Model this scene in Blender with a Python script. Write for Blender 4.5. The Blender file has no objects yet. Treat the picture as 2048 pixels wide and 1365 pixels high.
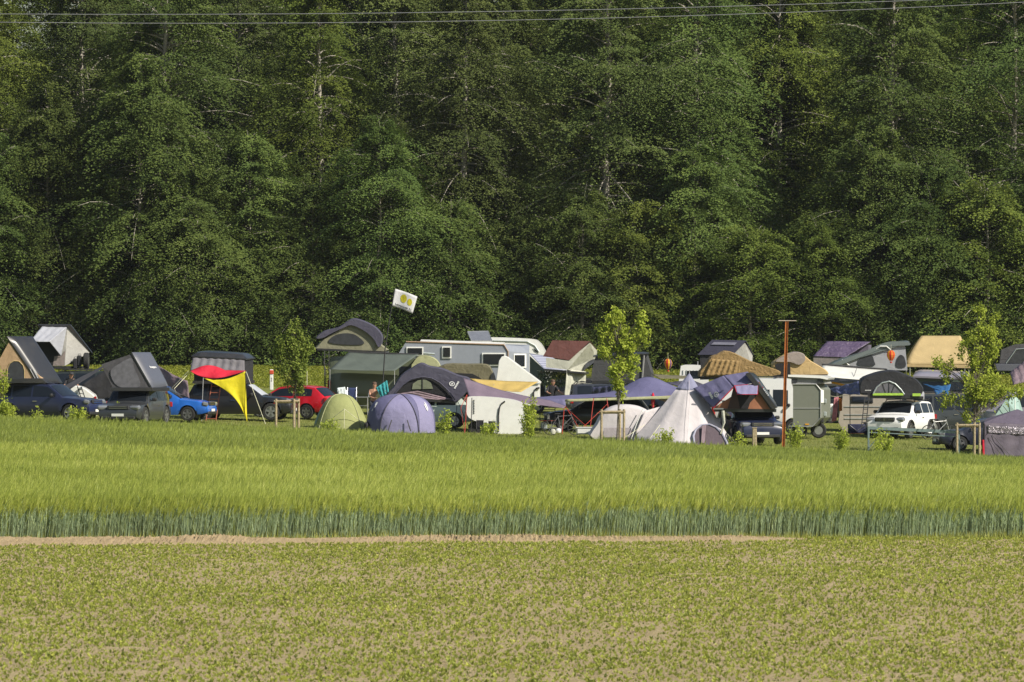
import bpy, math, random
import numpy as np
from mathutils import Vector, Matrix, Euler
R = math.radians
rng = np.random.default_rng(7)
random.seed(11)
scene = bpy.context.scene
col = scene.collection

# ------------------------------------------------------------------ camera model (used to turn a measured point + distance into metres)
F, HZ, CZ = 11377.8, 691.0, 4.4
def P(px, py, Y):
    return Vector(((px-1024)*Y/F, Y, CZ-(py-HZ)*Y/F))
KY = [-4000, 130, 172, 182, 222.5, 229, 235, 256, 290, 330, 420, 900, 3000]
KA = [0, 0, -.05, -.07, -.26, .28, .56, 1.0, 1.95, 3.0, 5.6, 20, 60]
KB = [0, 0, -.022, -.026, -.0405, -.036, -.034, -.036, -.027, -.012, 0, 0, 0]
def gzn(X, Y):
    return np.interp(Y, KY, KA)+np.interp(Y, KY, KB)*np.clip(X, np.interp(Y, [223, 234], [-45, -15]), 45)
def gz(X, Y):
    return float(gzn(X, Y))
def G(px, Y, up=0.0):
    X = (px-1024)*Y/F
    return Vector((X, Y, gz(X, Y)+up))
def GX(X, Y, up=0.0):
    return Vector((X, Y, gz(X, Y)+up))

# ------------------------------------------------------------------ materials
def nt(name):
    m = bpy.data.materials.new(name); m.use_nodes = True
    n = m.node_tree.nodes; l = m.node_tree.links
    return m, n, l, n['Principled BSDF'], n['Material Output']
def node(n, t, **kw):
    x = n.new(t)
    for k, v in kw.items(): setattr(x, k, v)
    return x
MATS = {}
def mat(name, c, rough=.6, metal=0.0, var=.12, scale=6.0, bump=0.0, bscale=None, coat=0.0, trans=0.0, spec=.5, dirt=0.0):
    """plain surface: base colour with a little cloudy variation, optional relief, clear coat, cloth translucency, dust"""
    if name in MATS: return MATS[name]
    m, n, l, b, out = nt(name)
    tc = node(n, 'ShaderNodeTexCoord')
    no = node(n, 'ShaderNodeTexNoise'); no.inputs['Scale'].default_value = scale; no.inputs['Detail'].default_value = 5
    l.new(tc.outputs['Object'], no.inputs['Vector'])
    mr = node(n, 'ShaderNodeMapRange'); mr.inputs[1].default_value = .3; mr.inputs[2].default_value = .7
    mr.inputs[3].default_value = 1-var; mr.inputs[4].default_value = 1+var
    l.new(no.outputs['Fac'], mr.inputs[0])
    mx = node(n, 'ShaderNodeVectorMath', operation='SCALE'); mx.inputs[0].default_value = c[:3]
    l.new(mr.outputs[0], mx.inputs['Scale'])
    colout = mx.outputs[0]
    if dirt > 0:
        n2 = node(n, 'ShaderNodeTexNoise'); n2.inputs['Scale'].default_value = 2.3; n2.inputs['Detail'].default_value = 8
        l.new(tc.outputs['Object'], n2.inputs['Vector'])
        m2 = node(n, 'ShaderNodeMapRange'); m2.inputs[1].default_value = .45; m2.inputs[2].default_value = .75; m2.inputs[4].default_value = dirt
        l.new(n2.outputs['Fac'], m2.inputs[0])
        mm = node(n, 'ShaderNodeMix', data_type='RGBA'); mm.inputs['B'].default_value = (.16, .13, .09, 1)
        l.new(m2.outputs[0], mm.inputs['Factor']); l.new(colout, mm.inputs['A']); colout = mm.outputs['Result']
    l.new(colout, b.inputs['Base Color'])
    b.inputs['Roughness'].default_value = rough; b.inputs['Metallic'].default_value = metal
    b.inputs['Specular IOR Level'].default_value = spec
    b.inputs['Coat Weight'].default_value = coat*.6; b.inputs['Coat Roughness'].default_value = .06
    if bump > 0:
        nb = node(n, 'ShaderNodeTexNoise'); nb.inputs['Scale'].default_value = bscale or scale*2; nb.inputs['Detail'].default_value = 3
        nb.inputs['Distortion'].default_value = .6
        l.new(tc.outputs['Object'], nb.inputs['Vector'])
        bp = node(n, 'ShaderNodeBump'); bp.inputs['Strength'].default_value = bump; bp.inputs['Distance'].default_value = .08
        l.new(nb.outputs['Fac'], bp.inputs['Height']); l.new(bp.outputs[0], b.inputs['Normal'])
    if trans > 0:
        t = node(n, 'ShaderNodeBsdfTranslucent'); l.new(colout, t.inputs['Color'])
        ms = node(n, 'ShaderNodeMixShader'); ms.inputs[0].default_value = trans
        l.new(b.outputs[0], ms.inputs[1]); l.new(t.outputs[0], ms.inputs[2]); l.new(ms.outputs[0], out.inputs[0])
    MATS[name] = m
    return m
def fabric(name, c, trans=.12, bump=.5, rough=.75, bscale=3.0, var=.08):
    return mat(name, c, rough=rough, var=var, scale=2.0, bump=bump, bscale=bscale, trans=trans, spec=.3)
def paint(name, c, rough=.32, dirt=.05, metal=0.0):
    return mat(name, c, rough=rough, metal=metal, var=.03, coat=.7, dirt=dirt)

def leafmat(name, stops, trans=.35, rough=.55, objvar=.25, spec=.35):
    """foliage: colour picked per leaf by the attribute rnd, shifted a little per plant"""
    m, n, l, b, out = nt(name)
    at = node(n, 'ShaderNodeAttribute', attribute_name='rnd')
    oi = node(n, 'ShaderNodeObjectInfo')
    cr = node(n, 'ShaderNodeValToRGB'); e = cr.color_ramp.elements
    while len(e) < len(stops): e.new(.5)
    for x, (p, c) in zip(e, stops): x.position = p; x.color = (*c, 1)
    l.new(at.outputs['Fac'], cr.inputs[0])
    hs = node(n, 'ShaderNodeHueSaturation')
    a = node(n, 'ShaderNodeMapRange'); a.inputs[3].default_value = .5-.035*objvar*2; a.inputs[4].default_value = .5-.002*objvar*2
    l.new(oi.outputs['Random'], a.inputs[0]); l.new(a.outputs[0], hs.inputs['Hue'])
    w = node(n, 'ShaderNodeMath', operation='MULTIPLY'); w.inputs[1].default_value = 7.31; l.new(oi.outputs['Random'], w.inputs[0])
    fr = node(n, 'ShaderNodeMath', operation='FRACT'); l.new(w.outputs[0], fr.inputs[0])
    v = node(n, 'ShaderNodeMapRange'); v.inputs[3].default_value = 1-objvar; v.inputs[4].default_value = 1+objvar
    l.new(fr.outputs[0], v.inputs[0]); l.new(v.outputs[0], hs.inputs['Value'])
    l.new(cr.outputs[0], hs.inputs['Color'])
    l.new(hs.outputs[0], b.inputs['Base Color']); b.inputs['Roughness'].default_value = rough; b.inputs['Specular IOR Level'].default_value = spec
    t = node(n, 'ShaderNodeBsdfTranslucent'); l.new(hs.outputs[0], t.inputs['Color'])
    ms = node(n, 'ShaderNodeMixShader'); ms.inputs[0].default_value = trans
    l.new(b.outputs[0], ms.inputs[1]); l.new(t.outputs[0], ms.inputs[2]); l.new(ms.outputs[0], out.inputs[0])
    MATS[name] = m
    return m
def groundmat(name, c1, c2, s1, c3=None, s2=40.0, bump=.6):
    m, n, l, b, out = nt(name)
    tc = node(n, 'ShaderNodeTexCoord')
    a = node(n, 'ShaderNodeTexNoise'); a.inputs['Scale'].default_value = s1; a.inputs['Detail'].default_value = 8; a.inputs['Roughness'].default_value = .65
    l.new(tc.outputs['Object'], a.inputs['Vector'])
    cr = node(n, 'ShaderNodeValToRGB'); e = cr.color_ramp.elements
    e[0].position = .35; e[0].color = (*c1, 1); e[1].position = .65; e[1].color = (*c2, 1)
    l.new(a.outputs['Fac'], cr.inputs[0]); o = cr.outputs[0]
    d = node(n, 'ShaderNodeTexNoise'); d.inputs['Scale'].default_value = s2; d.inputs['Detail'].default_value = 6; d.inputs['Roughness'].default_value = .7
    l.new(tc.outputs['Object'], d.inputs['Vector'])
    if c3:
        mr = node(n, 'ShaderNodeMapRange'); mr.inputs[1].default_value = .5; mr.inputs[2].default_value = .62
        l.new(d.outputs['Fac'], mr.inputs[0])
        mm = node(n, 'ShaderNodeMix', data_type='RGBA'); mm.inputs['B'].default_value = (*c3, 1)
        l.new(mr.outputs[0], mm.inputs['Factor']); l.new(o, mm.inputs['A']); o = mm.outputs['Result']
    l.new(o, b.inputs['Base Color']); b.inputs['Roughness'].default_value = .95; b.inputs['Specular IOR Level'].default_value = .15
    bp = node(n, 'ShaderNodeBump'); bp.inputs['Strength'].default_value = bump; bp.inputs['Distance'].default_value = .15
    l.new(d.outputs['Fac'], bp.inputs['Height']); l.new(bp.outputs[0], b.inputs['Normal'])
    return m

# ------------------------------------------------------------------ objects
def tag(o, label=None, cat=None, group=None, kind=None):
    if label: o['label'] = label
    if cat: o['category'] = cat
    if group: o['group'] = group
    if kind: o['kind'] = kind
    return o
def thing(name, label, cat, loc=(0, 0, 0), rz=0.0, group=None):
    o = bpy.data.objects.new(name, None); col.objects.link(o)
    o.location = loc; o.rotation_euler = (0, 0, rz); o.empty_display_size = .3
    return tag(o, label, cat, group)
def worldloc(o):
    v = Vector((0, 0, 0))
    while o is not None:
        v = v+o.location; o = o.parent
    return v
def np_mesh(name, V, Fc, attr=None, matidx=None):
    V = np.asarray(V, dtype=np.float32); Fc = np.asarray(Fc, dtype=np.int32)
    me = bpy.data.meshes.new(name); k = Fc.shape[1]; nf = len(Fc)
    me.vertices.add(len(V)); me.vertices.foreach_set('co', V.ravel())
    me.loops.add(nf*k); me.loops.foreach_set('vertex_index', Fc.ravel())
    me.polygons.add(nf); me.polygons.foreach_set('loop_start', np.arange(0, nf*k, k, dtype=np.int32))
    if attr is not None:
        a = me.attributes.new('rnd', 'FLOAT', 'FACE'); a.data.foreach_set('value', np.asarray(attr, dtype=np.float32))
    me.update(calc_edges=True)
    return me
def link(name, me, m=None, parent=None, loc=None):
    o = bpy.data.objects.new(name, me); col.objects.link(o)
    if m is not None:
        me.materials.clear(); me.materials.append(m)
    if parent is not None: o.parent = parent
    if loc is not None: o.location = loc
    return o

class MB:
    """collects shapes, links them as ONE mesh object"""
    def __init__(s): s.v = []; s.f = []
    def add(s, vs, fs):
        o = len(s.v); s.v += [Vector(x) for x in vs]; s.f += [tuple(i+o for i in q) for q in fs]; return s
    def box(s, c, d, rot=None):
        c = Vector(c); hx, hy, hz = d[0]/2, d[1]/2, d[2]/2
        vs = [Vector((x, y, z)) for x in (-hx, hx) for y in (-hy, hy) for z in (-hz, hz)]
        if rot is not None:
            e = Euler(rot).to_matrix(); vs = [e@v for v in vs]
        return s.add([v+c for v in vs], [(0, 1, 3, 2), (4, 6, 7, 5), (0, 4, 5, 1), (2, 3, 7, 6), (0, 2, 6, 4), (1, 5, 7, 3)])
    def cbox(s, c, d, ch=.05, rot=None):
        """box with chamfered edges (rounded look)"""
        c = Vector(c); h = [x/2 for x in d]; ch = min(ch, *[x*.98 for x in h]); vs = []; idx = {}
        for sx in (-1, 1):
            for sy in (-1, 1):
                for sz in (-1, 1):
                    sg = (sx, sy, sz)
                    for ax in range(3):
                        p = [sg[i]*(h[i] if i == ax else h[i]-ch) for i in range(3)]
                        idx[(sg, ax)] = len(vs); vs.append(Vector(p))
        fs = []
        for ax in range(3):
            a, b = [i for i in range(3) if i != ax]
            for sg in (-1, 1):
                q = []
                for (p, r) in ((-1, -1), (1, -1), (1, 1), (-1, 1)):
                    t = [0, 0, 0]; t[ax] = sg; t[a] = p; t[b] = r; q.append(idx[(tuple(t), ax)])
                fs.append(tuple(q))
        for ax in range(3):
            a, b = [i for i in range(3) if i != ax]
            for p in (-1, 1):
                for r in (-1, 1):
                    t0 = [0, 0, 0]; t1 = [0, 0, 0]; t0[ax] = -1; t1[ax] = 1
                    for t in (t0, t1): t[a] = p; t[b] = r
                    fs.append((idx[(tuple(t0), a)], idx[(tuple(t1), a)], idx[(tuple(t1), b)], idx[(tuple(t0), b)]))
        for sx in (-1, 1):
            for sy in (-1, 1):
                for sz in (-1, 1): fs.append(tuple(idx[((sx, sy, sz), i)] for i in range(3)))
        if rot is not None:
            e = Euler(rot).to_matrix(); vs = [e@v for v in vs]
        return s.add([v+c for v in vs], fs)
    def tube(s, pts, r, n=6, r2=None):
        pts = [Vector(p) for p in pts]; m = len(pts); vs = []; fs = []
        for i, p in enumerate(pts):
            d = (pts[min(i+1, m-1)]-pts[max(i-1, 0)])
            if d.length < 1e-9: d = Vector((0, 0, 1))
            d.normalize(); u = d.cross(Vector((0, .03, 1)) if abs(d.z) < .95 else Vector((1, 0, 0))); u.normalize(); w = d.cross(u)
            rr = r if r2 is None else r+(r2-r)*i/max(m-1, 1)
            for k in range(n):
                a = 2*math.pi*k/n; vs.append(p+u*rr*math.cos(a)+w*rr*math.sin(a))
        for i in range(m-1):
            for k in range(n): fs.append((i*n+k, i*n+(k+1) % n, (i+1)*n+(k+1) % n, (i+1)*n+k))
        fs.append(tuple(range(n))[::-1]); fs.append(tuple((m-1)*n+k for k in range(n)))
        return s.add(vs, fs)
    def grid(s, fn, nu, nv):
        vs = [fn(i/nu, j/nv) for j in range(nv+1) for i in range(nu+1)]
        return s.add(vs, [(j*(nu+1)+i, j*(nu+1)+i+1, (j+1)*(nu+1)+i+1, (j+1)*(nu+1)+i) for j in range(nv) for i in range(nu)])
    def cloth(s, a, b, c, d, nu=14, nv=10, sag=0.0, wr=.0, fr=3.0):
        """sheet through corners a b c d (in order round it), sagging in the middle, with shallow folds"""
        a, b, c, d = map(Vector, (a, b, c, d)); ph = random.random()*6
        nrm = (b-a).cross(d-a)
        nrm = nrm.normalized() if nrm.length > 1e-6 else Vector((0, -1, 0))
        def fn(u, v):
            p = (a*(1-u)+b*u)*(1-v)+(d*(1-u)+c*u)*v
            p = p+Vector((0, 0, -sag*4*max(u*(1-u), .0)*(1-.5*abs(2*v-1))))
            e = min(u, 1-u, v, 1-v)
            return p+nrm*(wr*min(1, e*6+.25)*(math.sin(u*fr*6.28+ph+v*2.2)+.6*math.sin(v*fr*4.1+u*5+ph*2)))
        return s.grid(fn, nu, nv)
    def ext(s, outline, vec):
        """closed prism: outline swept by vec"""
        o = [Vector(p) for p in outline]; n = len(o); v = Vector(vec)
        return s.add(o+[p+v for p in o], [tuple(range(n)), tuple(range(2*n-1, n-1, -1))]+[(i, i+n, (i+1) % n+n, (i+1) % n) for i in range(n)])
    def loft(s, rings, close=True, caps=True):
        n = len(rings[0]); vs = [Vector(p) for r in rings for p in r]; fs = []
        for i in range(len(rings)-1):
            for k in range(n if close else n-1):
                fs.append((i*n+k, i*n+(k+1) % n, (i+1)*n+(k+1) % n, (i+1)*n+k))
        if caps:
            fs.append(tuple(range(n))[::-1]); fs.append(tuple((len(rings)-1)*n+k for k in range(n)))
        return s.add(vs, fs)
    def lathe(s, prof, c=(0, 0, 0), axis='Z', n=16, caps=True):
        c = Vector(c); rings = []
        for (r, h) in prof:
            ring = []
            for k in range(n):
                a = 2*math.pi*k/n; x, y = r*math.cos(a), r*math.sin(a)
                ring.append(c+{'Z': Vector((x, y, h)), 'Y': Vector((x, h, y)), 'X': Vector((h, x, y))}[axis])
            rings.append(ring)
        return s.loft(rings, caps=caps)
    def build(s, name, m, parent=None, smooth=None, thick=0.0, world=True, bevel=0.0, sub=0):
        off = worldloc(parent) if (parent is not None and world) else Vector((0, 0, 0))
        if parent is None:
            off = sum(s.v, Vector((0, 0, 0)))/len(s.v); off.z = min(v.z for v in s.v)
        me = bpy.data.meshes.new(name); me.from_pydata([tuple(v-off) for v in s.v], [], s.f); me.update()
        o = link(name, me, m, parent)
        if parent is None: o.location = off
        if smooth is not None:
            me.shade_smooth()
            if smooth < 180:
                try: me.set_sharp_from_angle(angle=R(smooth))
                except Exception: pass
        if bevel:
            b = o.modifiers.new('b', 'BEVEL'); b.width = bevel; b.segments = 2; b.limit_method = 'ANGLE'; b.angle_limit = R(40)
        if thick:
            t = o.modifiers.new('t', 'SOLIDIFY'); t.thickness = thick; t.offset = 0
        if sub:
            d = o.modifiers.new('s', 'SUBSURF'); d.levels = sub; d.render_levels = sub
        return o
def text_parts(body, fn, bold=False):
    """letters of body as faces, each vertex sent through fn(u 0..1, v 0..h)"""
    cu = bpy.data.curves.new('t', 'FONT'); cu.body = body; cu.resolution_u = 3
    ob = bpy.data.objects.new('t', cu); col.objects.link(ob)
    if bold: cu.offset = .02
    me = ob.to_mesh()
    vs = [v.co.copy() for v in me.vertices]; fs = [tuple(p.vertices) for p in me.polygons]
    ob.to_mesh_clear(); bpy.data.objects.remove(ob); bpy.data.curves.remove(cu)
    w = max(v.x for v in vs) or 1
    mb = MB(); mb.add([fn(v.x/w, v.y/w) for v in vs], fs)
    return mb

# ------------------------------------------------------------------ world, sun, camera
SUN_AZ, SUN_EL = R(125), R(39)          # compass style: 0 = +Y, clockwise; the sun stands to the right, behind the camera
sdir = Vector((math.sin(SUN_AZ)*math.cos(SUN_EL), math.cos(SUN_AZ)*math.cos(SUN_EL), math.sin(SUN_EL)))
w = bpy.data.worlds.new('World'); scene.world = w; w.use_nodes = True
sk = w.node_tree.nodes.new('ShaderNodeTexSky'); sk.sky_type = 'NISHITA'; sk.sun_disc = False
sk.sun_elevation = SUN_EL; sk.sun_rotation = SUN_AZ; sk.air_density = 1.2; sk.dust_density = 1.2
bg = w.node_tree.nodes['Background']; bg.inputs[1].default_value = .075
w.node_tree.links.new(sk.outputs[0], bg.inputs[0])
sl = bpy.data.lights.new('sun', 'SUN'); sl.energy = 5.0; sl.angle = R(.55); sl.color = (1.0, .93, .80)
so = bpy.data.objects.new('sun', sl); col.objects.link(so); so.rotation_euler = sdir.to_track_quat('Z', 'Y').to_euler(); so.location = (40, -40, 60)
cd = bpy.data.cameras.new('camera'); cam = bpy.data.objects.new('camera', cd); col.objects.link(cam); scene.camera = cam
cam.location = (0, 0, CZ); cam.rotation_euler = (R(90), 0, 0)
cd.sensor_width = 36; cd.lens = F*36/2048; cd.shift_y = (HZ-682.5)/2048; cd.clip_start = 1; cd.clip_end = 6000
cd.dof.use_dof = True; cd.dof.focus_distance = 243; cd.dof.aperture_fstop = 9
vs_ = scene.view_settings; vs_.view_transform = 'Standard'; vs_.look = 'None'; vs_.gamma = 1; vs_.exposure = .33
scene.cycles.max_bounces = 6; scene.cycles.diffuse_bounces = 3; scene.cycles.transmission_bounces = 3; scene.cycles.glossy_bounces = 2
scene.cycles.use_denoising = True

# ------------------------------------------------------------------ the land
def sheet(name, Y0, Y1, x0, x1, m, dx=2.0, dy=1.0, dz=0.0, rough=0.0, label=None):
    ny = max(1, int((Y1-Y0)/dy)); nx = max(1, int((x1-x0)/dx))
    X, Y = np.meshgrid(np.linspace(x0, x1, nx+1), np.linspace(Y0, Y1, ny+1))
    Z = gzn(X, Y)+dz
    if rough: Z = Z+rng.normal(0, rough, Z.shape)
    V = np.stack([X, Y, Z], -1).reshape(-1, 3)
    i = np.arange(nx)[None, :]+np.arange(ny)[:, None]*(nx+1)
    Fc = np.stack([i, i+1, i+nx+2, i+nx+1], -1).reshape(-1, 4)
    me = np_mesh(name, V, Fc); me.shade_smooth()
    o = link(name, me, m); tag(o, label, kind='structure')
    return o
m_soil = groundmat('soil', (.50, .385, .205), (.64, .51, .285), .35, (.74, .61, .37), 22, 1.0)
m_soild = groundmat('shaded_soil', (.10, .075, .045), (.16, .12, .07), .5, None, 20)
m_turf = groundmat('turf', (.13, .165, .035), (.20, .22, .05), .25, (.25, .23, .08), 9)
m_mead = groundmat('meadow', (.17, .19, .03), (.24, .25, .05), .3, (.30, .29, .09), 5)
m_leafl = groundmat('leaf_litter', (.035, .03, .018), (.06, .05, .03), .4, None, 8)
sheet('field', -60, 131, -60, 60, m_soil, .5, .5, 0, .02)
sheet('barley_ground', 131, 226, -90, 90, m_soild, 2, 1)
sheet('campsite_lawn', 226, 288, -110, 110, m_turf, 1.5, 1, 0, .008)
sheet('meadow', 288, 329, -130, 130, m_mead, 2, 1)
sheet('forest_floor', 329, 460, -150, 150, m_leafl, 3, 3)
sheet('ground', -3000, 3000, -2500, 2500, m_mead, 100, 50, -1.2)

def leaves_quads(base, ax, nrm, ln, wd):
    """rhombic leaves: base point, axis, normal (n,3) -> verts, faces"""
    side = np.cross(ax, nrm); side /= np.linalg.norm(side, axis=1, keepdims=True)+1e-9
    ln = ln[:, None]; wd = wd[:, None]; k = len(base)
    fold = nrm*wd*.25
    V = np.stack([base, base+ax*ln*.5+side*wd*.5+fold, base+ax*ln, base+ax*ln*.5-side*wd*.5+fold], 1).reshape(-1, 3)
    return V, np.arange(k*4).reshape(-1, 4)
def unit(v):
    return v/(np.linalg.norm(v, axis=-1, keepdims=True)+1e-9)
def lownoise(x, y, seed, sc):
    r = np.random.default_rng(seed); o = np.zeros_like(x)
    for k in range(9):
        a = r.uniform(0, 6.28); f = sc*r.uniform(.5, 2.2); o += np.sin((x*math.cos(a)+y*math.sin(a)*.8)*f+r.uniform(0, 6.28))
    return o/4.5

# young beet plants in the near field: too many to count
def seedlings(name, n, y0, y1, hw, size, seed, m, label, cat, rows=0.0, patch=.35, skip=None):
    r = np.random.default_rng(seed)
    y = np.sqrt(r.uniform(y0*y0, y1*y1, n)); x = r.uniform(-1, 1, n)*(y/F*1024+hw)
    if rows:
        q = np.round(y/rows)*rows+r.normal(0, .07, n); y = q
    keep = r.uniform(0, 1, n) < np.clip(.78+patch*lownoise(x, y, seed+1, .55)+.25*patch*lownoise(x*.2, y, seed+2, 2.4), .12, 1)
    if skip is not None: keep &= ~skip(x, y)
    x, y = x[keep], y[keep]; n = len(x)
    L = 5; sz = size*r.uniform(.55, 1.3, n)
    X = np.repeat(x, L); Y = np.repeat(y, L); S = np.repeat(sz, L)*r.uniform(.6, 1.15, n*L)
    a = np.tile(np.arange(L)*2.4, n)+np.repeat(r.uniform(0, 6.28, n), L)+r.normal(0, .3, n*L)
    e = r.uniform(.5, 1.4, n*L)
    ax = np.stack([np.cos(a)*np.cos(e), np.sin(a)*np.cos(e), np.sin(e)], -1)
    up = np.stack([-np.cos(a)*np.sin(e), -np.sin(a)*np.sin(e), np.cos(e)], -1)
    up = unit(up+r.normal(0, .25, up.shape))
    base = np.stack([X, Y, gzn(X, Y)+.01], -1)
    V, Fc = leaves_quads(base, ax, up, S, S*.46)
    c = np.clip(np.repeat(r.normal(.5, .22, n), L)+r.normal(0, .12, n*L), 0, 1)
    o = link(name, np_mesh(name, V, Fc, c), m)
    return tag(o, label, cat, kind='stuff')
m_beet = leafmat('beet_leaf', [(0, (.15, .185, .04)), (.5, (.34, .39, .065)), (1, (.52, .54, .11))], .4, objvar=.0)
seedlings('beet_seedlings', 120000, 70, 131, 5, .060, 5, m_beet, 'low young beet plants scattered over the bare soil in the near field', 'crop', patch=.34, skip=lambda x, y: (y > np.where(x < 6.6, 126.6+.22*x, 140)+.9*lownoise(x, x*0, 12, 1.1)) | (y > 129.8))
m_weed = leafmat('weed_leaf', [(0, (.13, .16, .03)), (.5, (.26, .29, .05)), (1, (.42, .40, .12))], .3, objvar=.0)
m_mcrop = leafmat('meadow_leaf', [(0, (.13, .16, .02)), (.5, (.25, .28, .03)), (1, (.36, .37, .06))], .35, objvar=.0)
seedlings('meadow_crop', 70000, 288, 331, 3, .125, 9, m_mcrop, 'pale green leafy crop on the slope between the camp and the forest', 'crop', patch=.15)

# bare ridge of crumbled soil along the foot of the barley
def ridge():
    r = np.random.default_rng(3); nx, ny = 900, 9
    xs = np.linspace(-14, 7.3, nx); X, T = np.meshgrid(xs, np.linspace(0, 1, ny))
    h = .13*(1+.35*lownoise(X, X*0, 4, 1.3))*np.sin(T*math.pi)**.8+r.normal(0, .028, X.shape)*np.sin(T*math.pi)
    fade = np.clip((7.3-X)/2.5, 0, 1)*np.clip(.8+.4*lownoise(X, X*0, 8, .9), .15, 1)
    Y0 = 126.5+.22*X-.5; Y = Y0+T*(130.5+.06*X-Y0)+.12*lownoise(X, X*0, 6, 2)
    Z = gzn(X, Y)-.012+h*fade
    V = np.stack([X, Y, Z], -1).reshape(-1, 3); i = np.arange(nx-1)[None, :]+np.arange(ny-1)[:, None]*nx
    o = link('soil_ridge', np_mesh('soil_ridge', V, np.stack([i, i+1, i+nx+1, i+nx], -1).reshape(-1, 4)),
             groundmat('dry_soil', (.50, .37, .205), (.62, .47, .275), 2.5, (.68, .54, .33), 30, .8))
    tag(o, kind='structure')
ridge()

# barley: one field-wide object of stalks, leaves and awned ears
def barley():
    r = np.random.default_rng(21)
    def pts(n, y0, y1, front=False):
        y = np.sqrt(r.uniform(y0*y0, y1*y1, n)); x = r.uniform(-1, 1, n)*(y/F*1024+6)
        return x, y
    f = lambda x: 129.9+.06*x+.12*lownoise(x, x*0, 31, 1.7)            # front edge, a little uneven
    xs, ys = [], []
    n = 24500; x = r.uniform(-18, 18, n); xs.append(x); ys.append(f(x)+r.uniform(0, 1, n)**1.5*2.6)
    for n, y0, y1 in ((80000, 132, 160), (58000, 160, 179), (98000, 186, 225.5)):
        x, y = pts(n, y0, y1); xs.append(x); ys.append(y)
    x = np.concatenate(xs); y = np.concatenate(ys)
    far = 223.5+.25*lownoise(x, x*0, 33, .4)
    k = (y > f(x)) & (y < far) & ~((y > 178.2+.12*np.sin(x*1.3)) & (y < 187+.12*np.sin(x*1.7))); x, y = x[k], y[k]; n = len(x)
    z = gzn(x, y)
    edge = np.clip((y-f(x))/.35, 0, 1)
    h = (.92+.05*lownoise(x, y, 41, .5)+.045*lownoise(x, y, 42, 1.6)+r.normal(0, .05, n))*(.78+.22*edge)
    h = np.where((y < f(x)+1.2) & (r.uniform(0, 1, n) < .28), h*r.uniform(.68, .95, n), h)
    h = np.where(r.uniform(0, 1, n) < .02, h*1.12, h)
    wind = unit(np.stack([.9+.25*lownoise(x, y, 43, .6), .2+.3*lownoise(x, y, 44, .5), 0*x], -1))
    V = []; Fc = []; A = []; off = 0
    def emit(v, fc, a):
        nonlocal off
        V.append(v); Fc.append(fc+off); A.append(a); off += len(v)
    up = np.array([0, 0, 1.0])
    base = np.stack([x, y, z], -1)
    lean = unit(up+wind*(.06+.05*r.uniform(0, 1, n))[:, None]+r.normal(0, .05, (n, 3)))
    ear = base+lean*h[:, None]
    # stalks: drawn as slim blades facing the camera side at random angles
    def blade(b, t, wd, ang, col_, bend=None):
        s = np.stack([np.cos(ang), np.sin(ang), 0*ang], -1)*wd[:, None]
        m_ = (b+t)/2 if bend is None else (b+t)/2+bend
        v = np.stack([b-s*.6, b+s*.6, m_+s, m_-s, t], 1).reshape(-1, 3)
        k_ = np.arange(len(b))[:, None]*5
        emit(v, k_+np.array([[0, 1, 2, 3]]), col_)
        emit(v, k_+np.array([[3, 2, 4, 4]]), col_)
    ang = r.uniform(-.5, .5, n)
    cs = np.where(r.uniform(0, 1, n) < .16, .46, np.clip(.13+r.normal(0, .09, n), 0, .3))
    near = y < f(x)+3.2
    blade(base, ear, np.full(n, .0048), ang, cs)
    for q in range(4):
        sel = near if q > 0 else np.ones(n, bool)
        b = base[sel]+lean[sel]*(h[sel]*r.uniform(.15+.12*q, .4+.12*q, sel.sum()))[:, None]
        a = r.uniform(0, 6.28, sel.sum()); ln = r.uniform(.16, .30, sel.sum())
        d = unit(np.stack([np.cos(a)*.45, np.sin(a)*.45, r.uniform(.7, 1.3, sel.sum())], -1)+wind[sel]*.1)
        t = b+d*ln[:, None]
        blade(b, t, np.full(sel.sum(), .006), a+1.57+r.normal(0, .4, len(a)), np.clip(.18+r.normal(0, .10, len(a)), 0, .42), bend=np.stack([0*a, 0*a, .03+0*a], -1))
    # ears with spreading awns
    ce = np.clip(.77+.09*lownoise(x, y, 47, .35)+r.normal(0, .11, n)-.24*(y > 182), .44, 1)
    for q in range(5):
        sp = r.normal(0, .20, (n, 3)); sp[:, 2] *= .3
        d = unit(lean+wind*(.28+.1*q/4)+sp)
        ln = r.uniform(.15, .24, n)
        b = ear-lean*(.03+.035*q)[..., None] if np.ndim(q) else ear-lean*(.02+.03*q)
        blade(b, b+d*ln[:, None], np.full(n, .0048+.0004*q)*np.clip(y/150, .9, 1.6), r.uniform(-.7, .7, n), np.clip(ce+r.normal(0, .05, n), .45, 1))
    V = np.concatenate(V); Fc = np.concatenate(Fc); A = np.concatenate(A)
    return V, Fc, A
m_bar = leafmat('barley_leaf', [(0, (.27, .37, .24)), (.30, (.50, .60, .34)), (.45, (.24, .29, .06)), (.75, (.35, .41, .065)), (1, (.53, .56, .14))], .38, rough=.5, objvar=0.0)
_V, _F, _A = barley()
_tri = _F[:, 2] == _F[:, 3]
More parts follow.
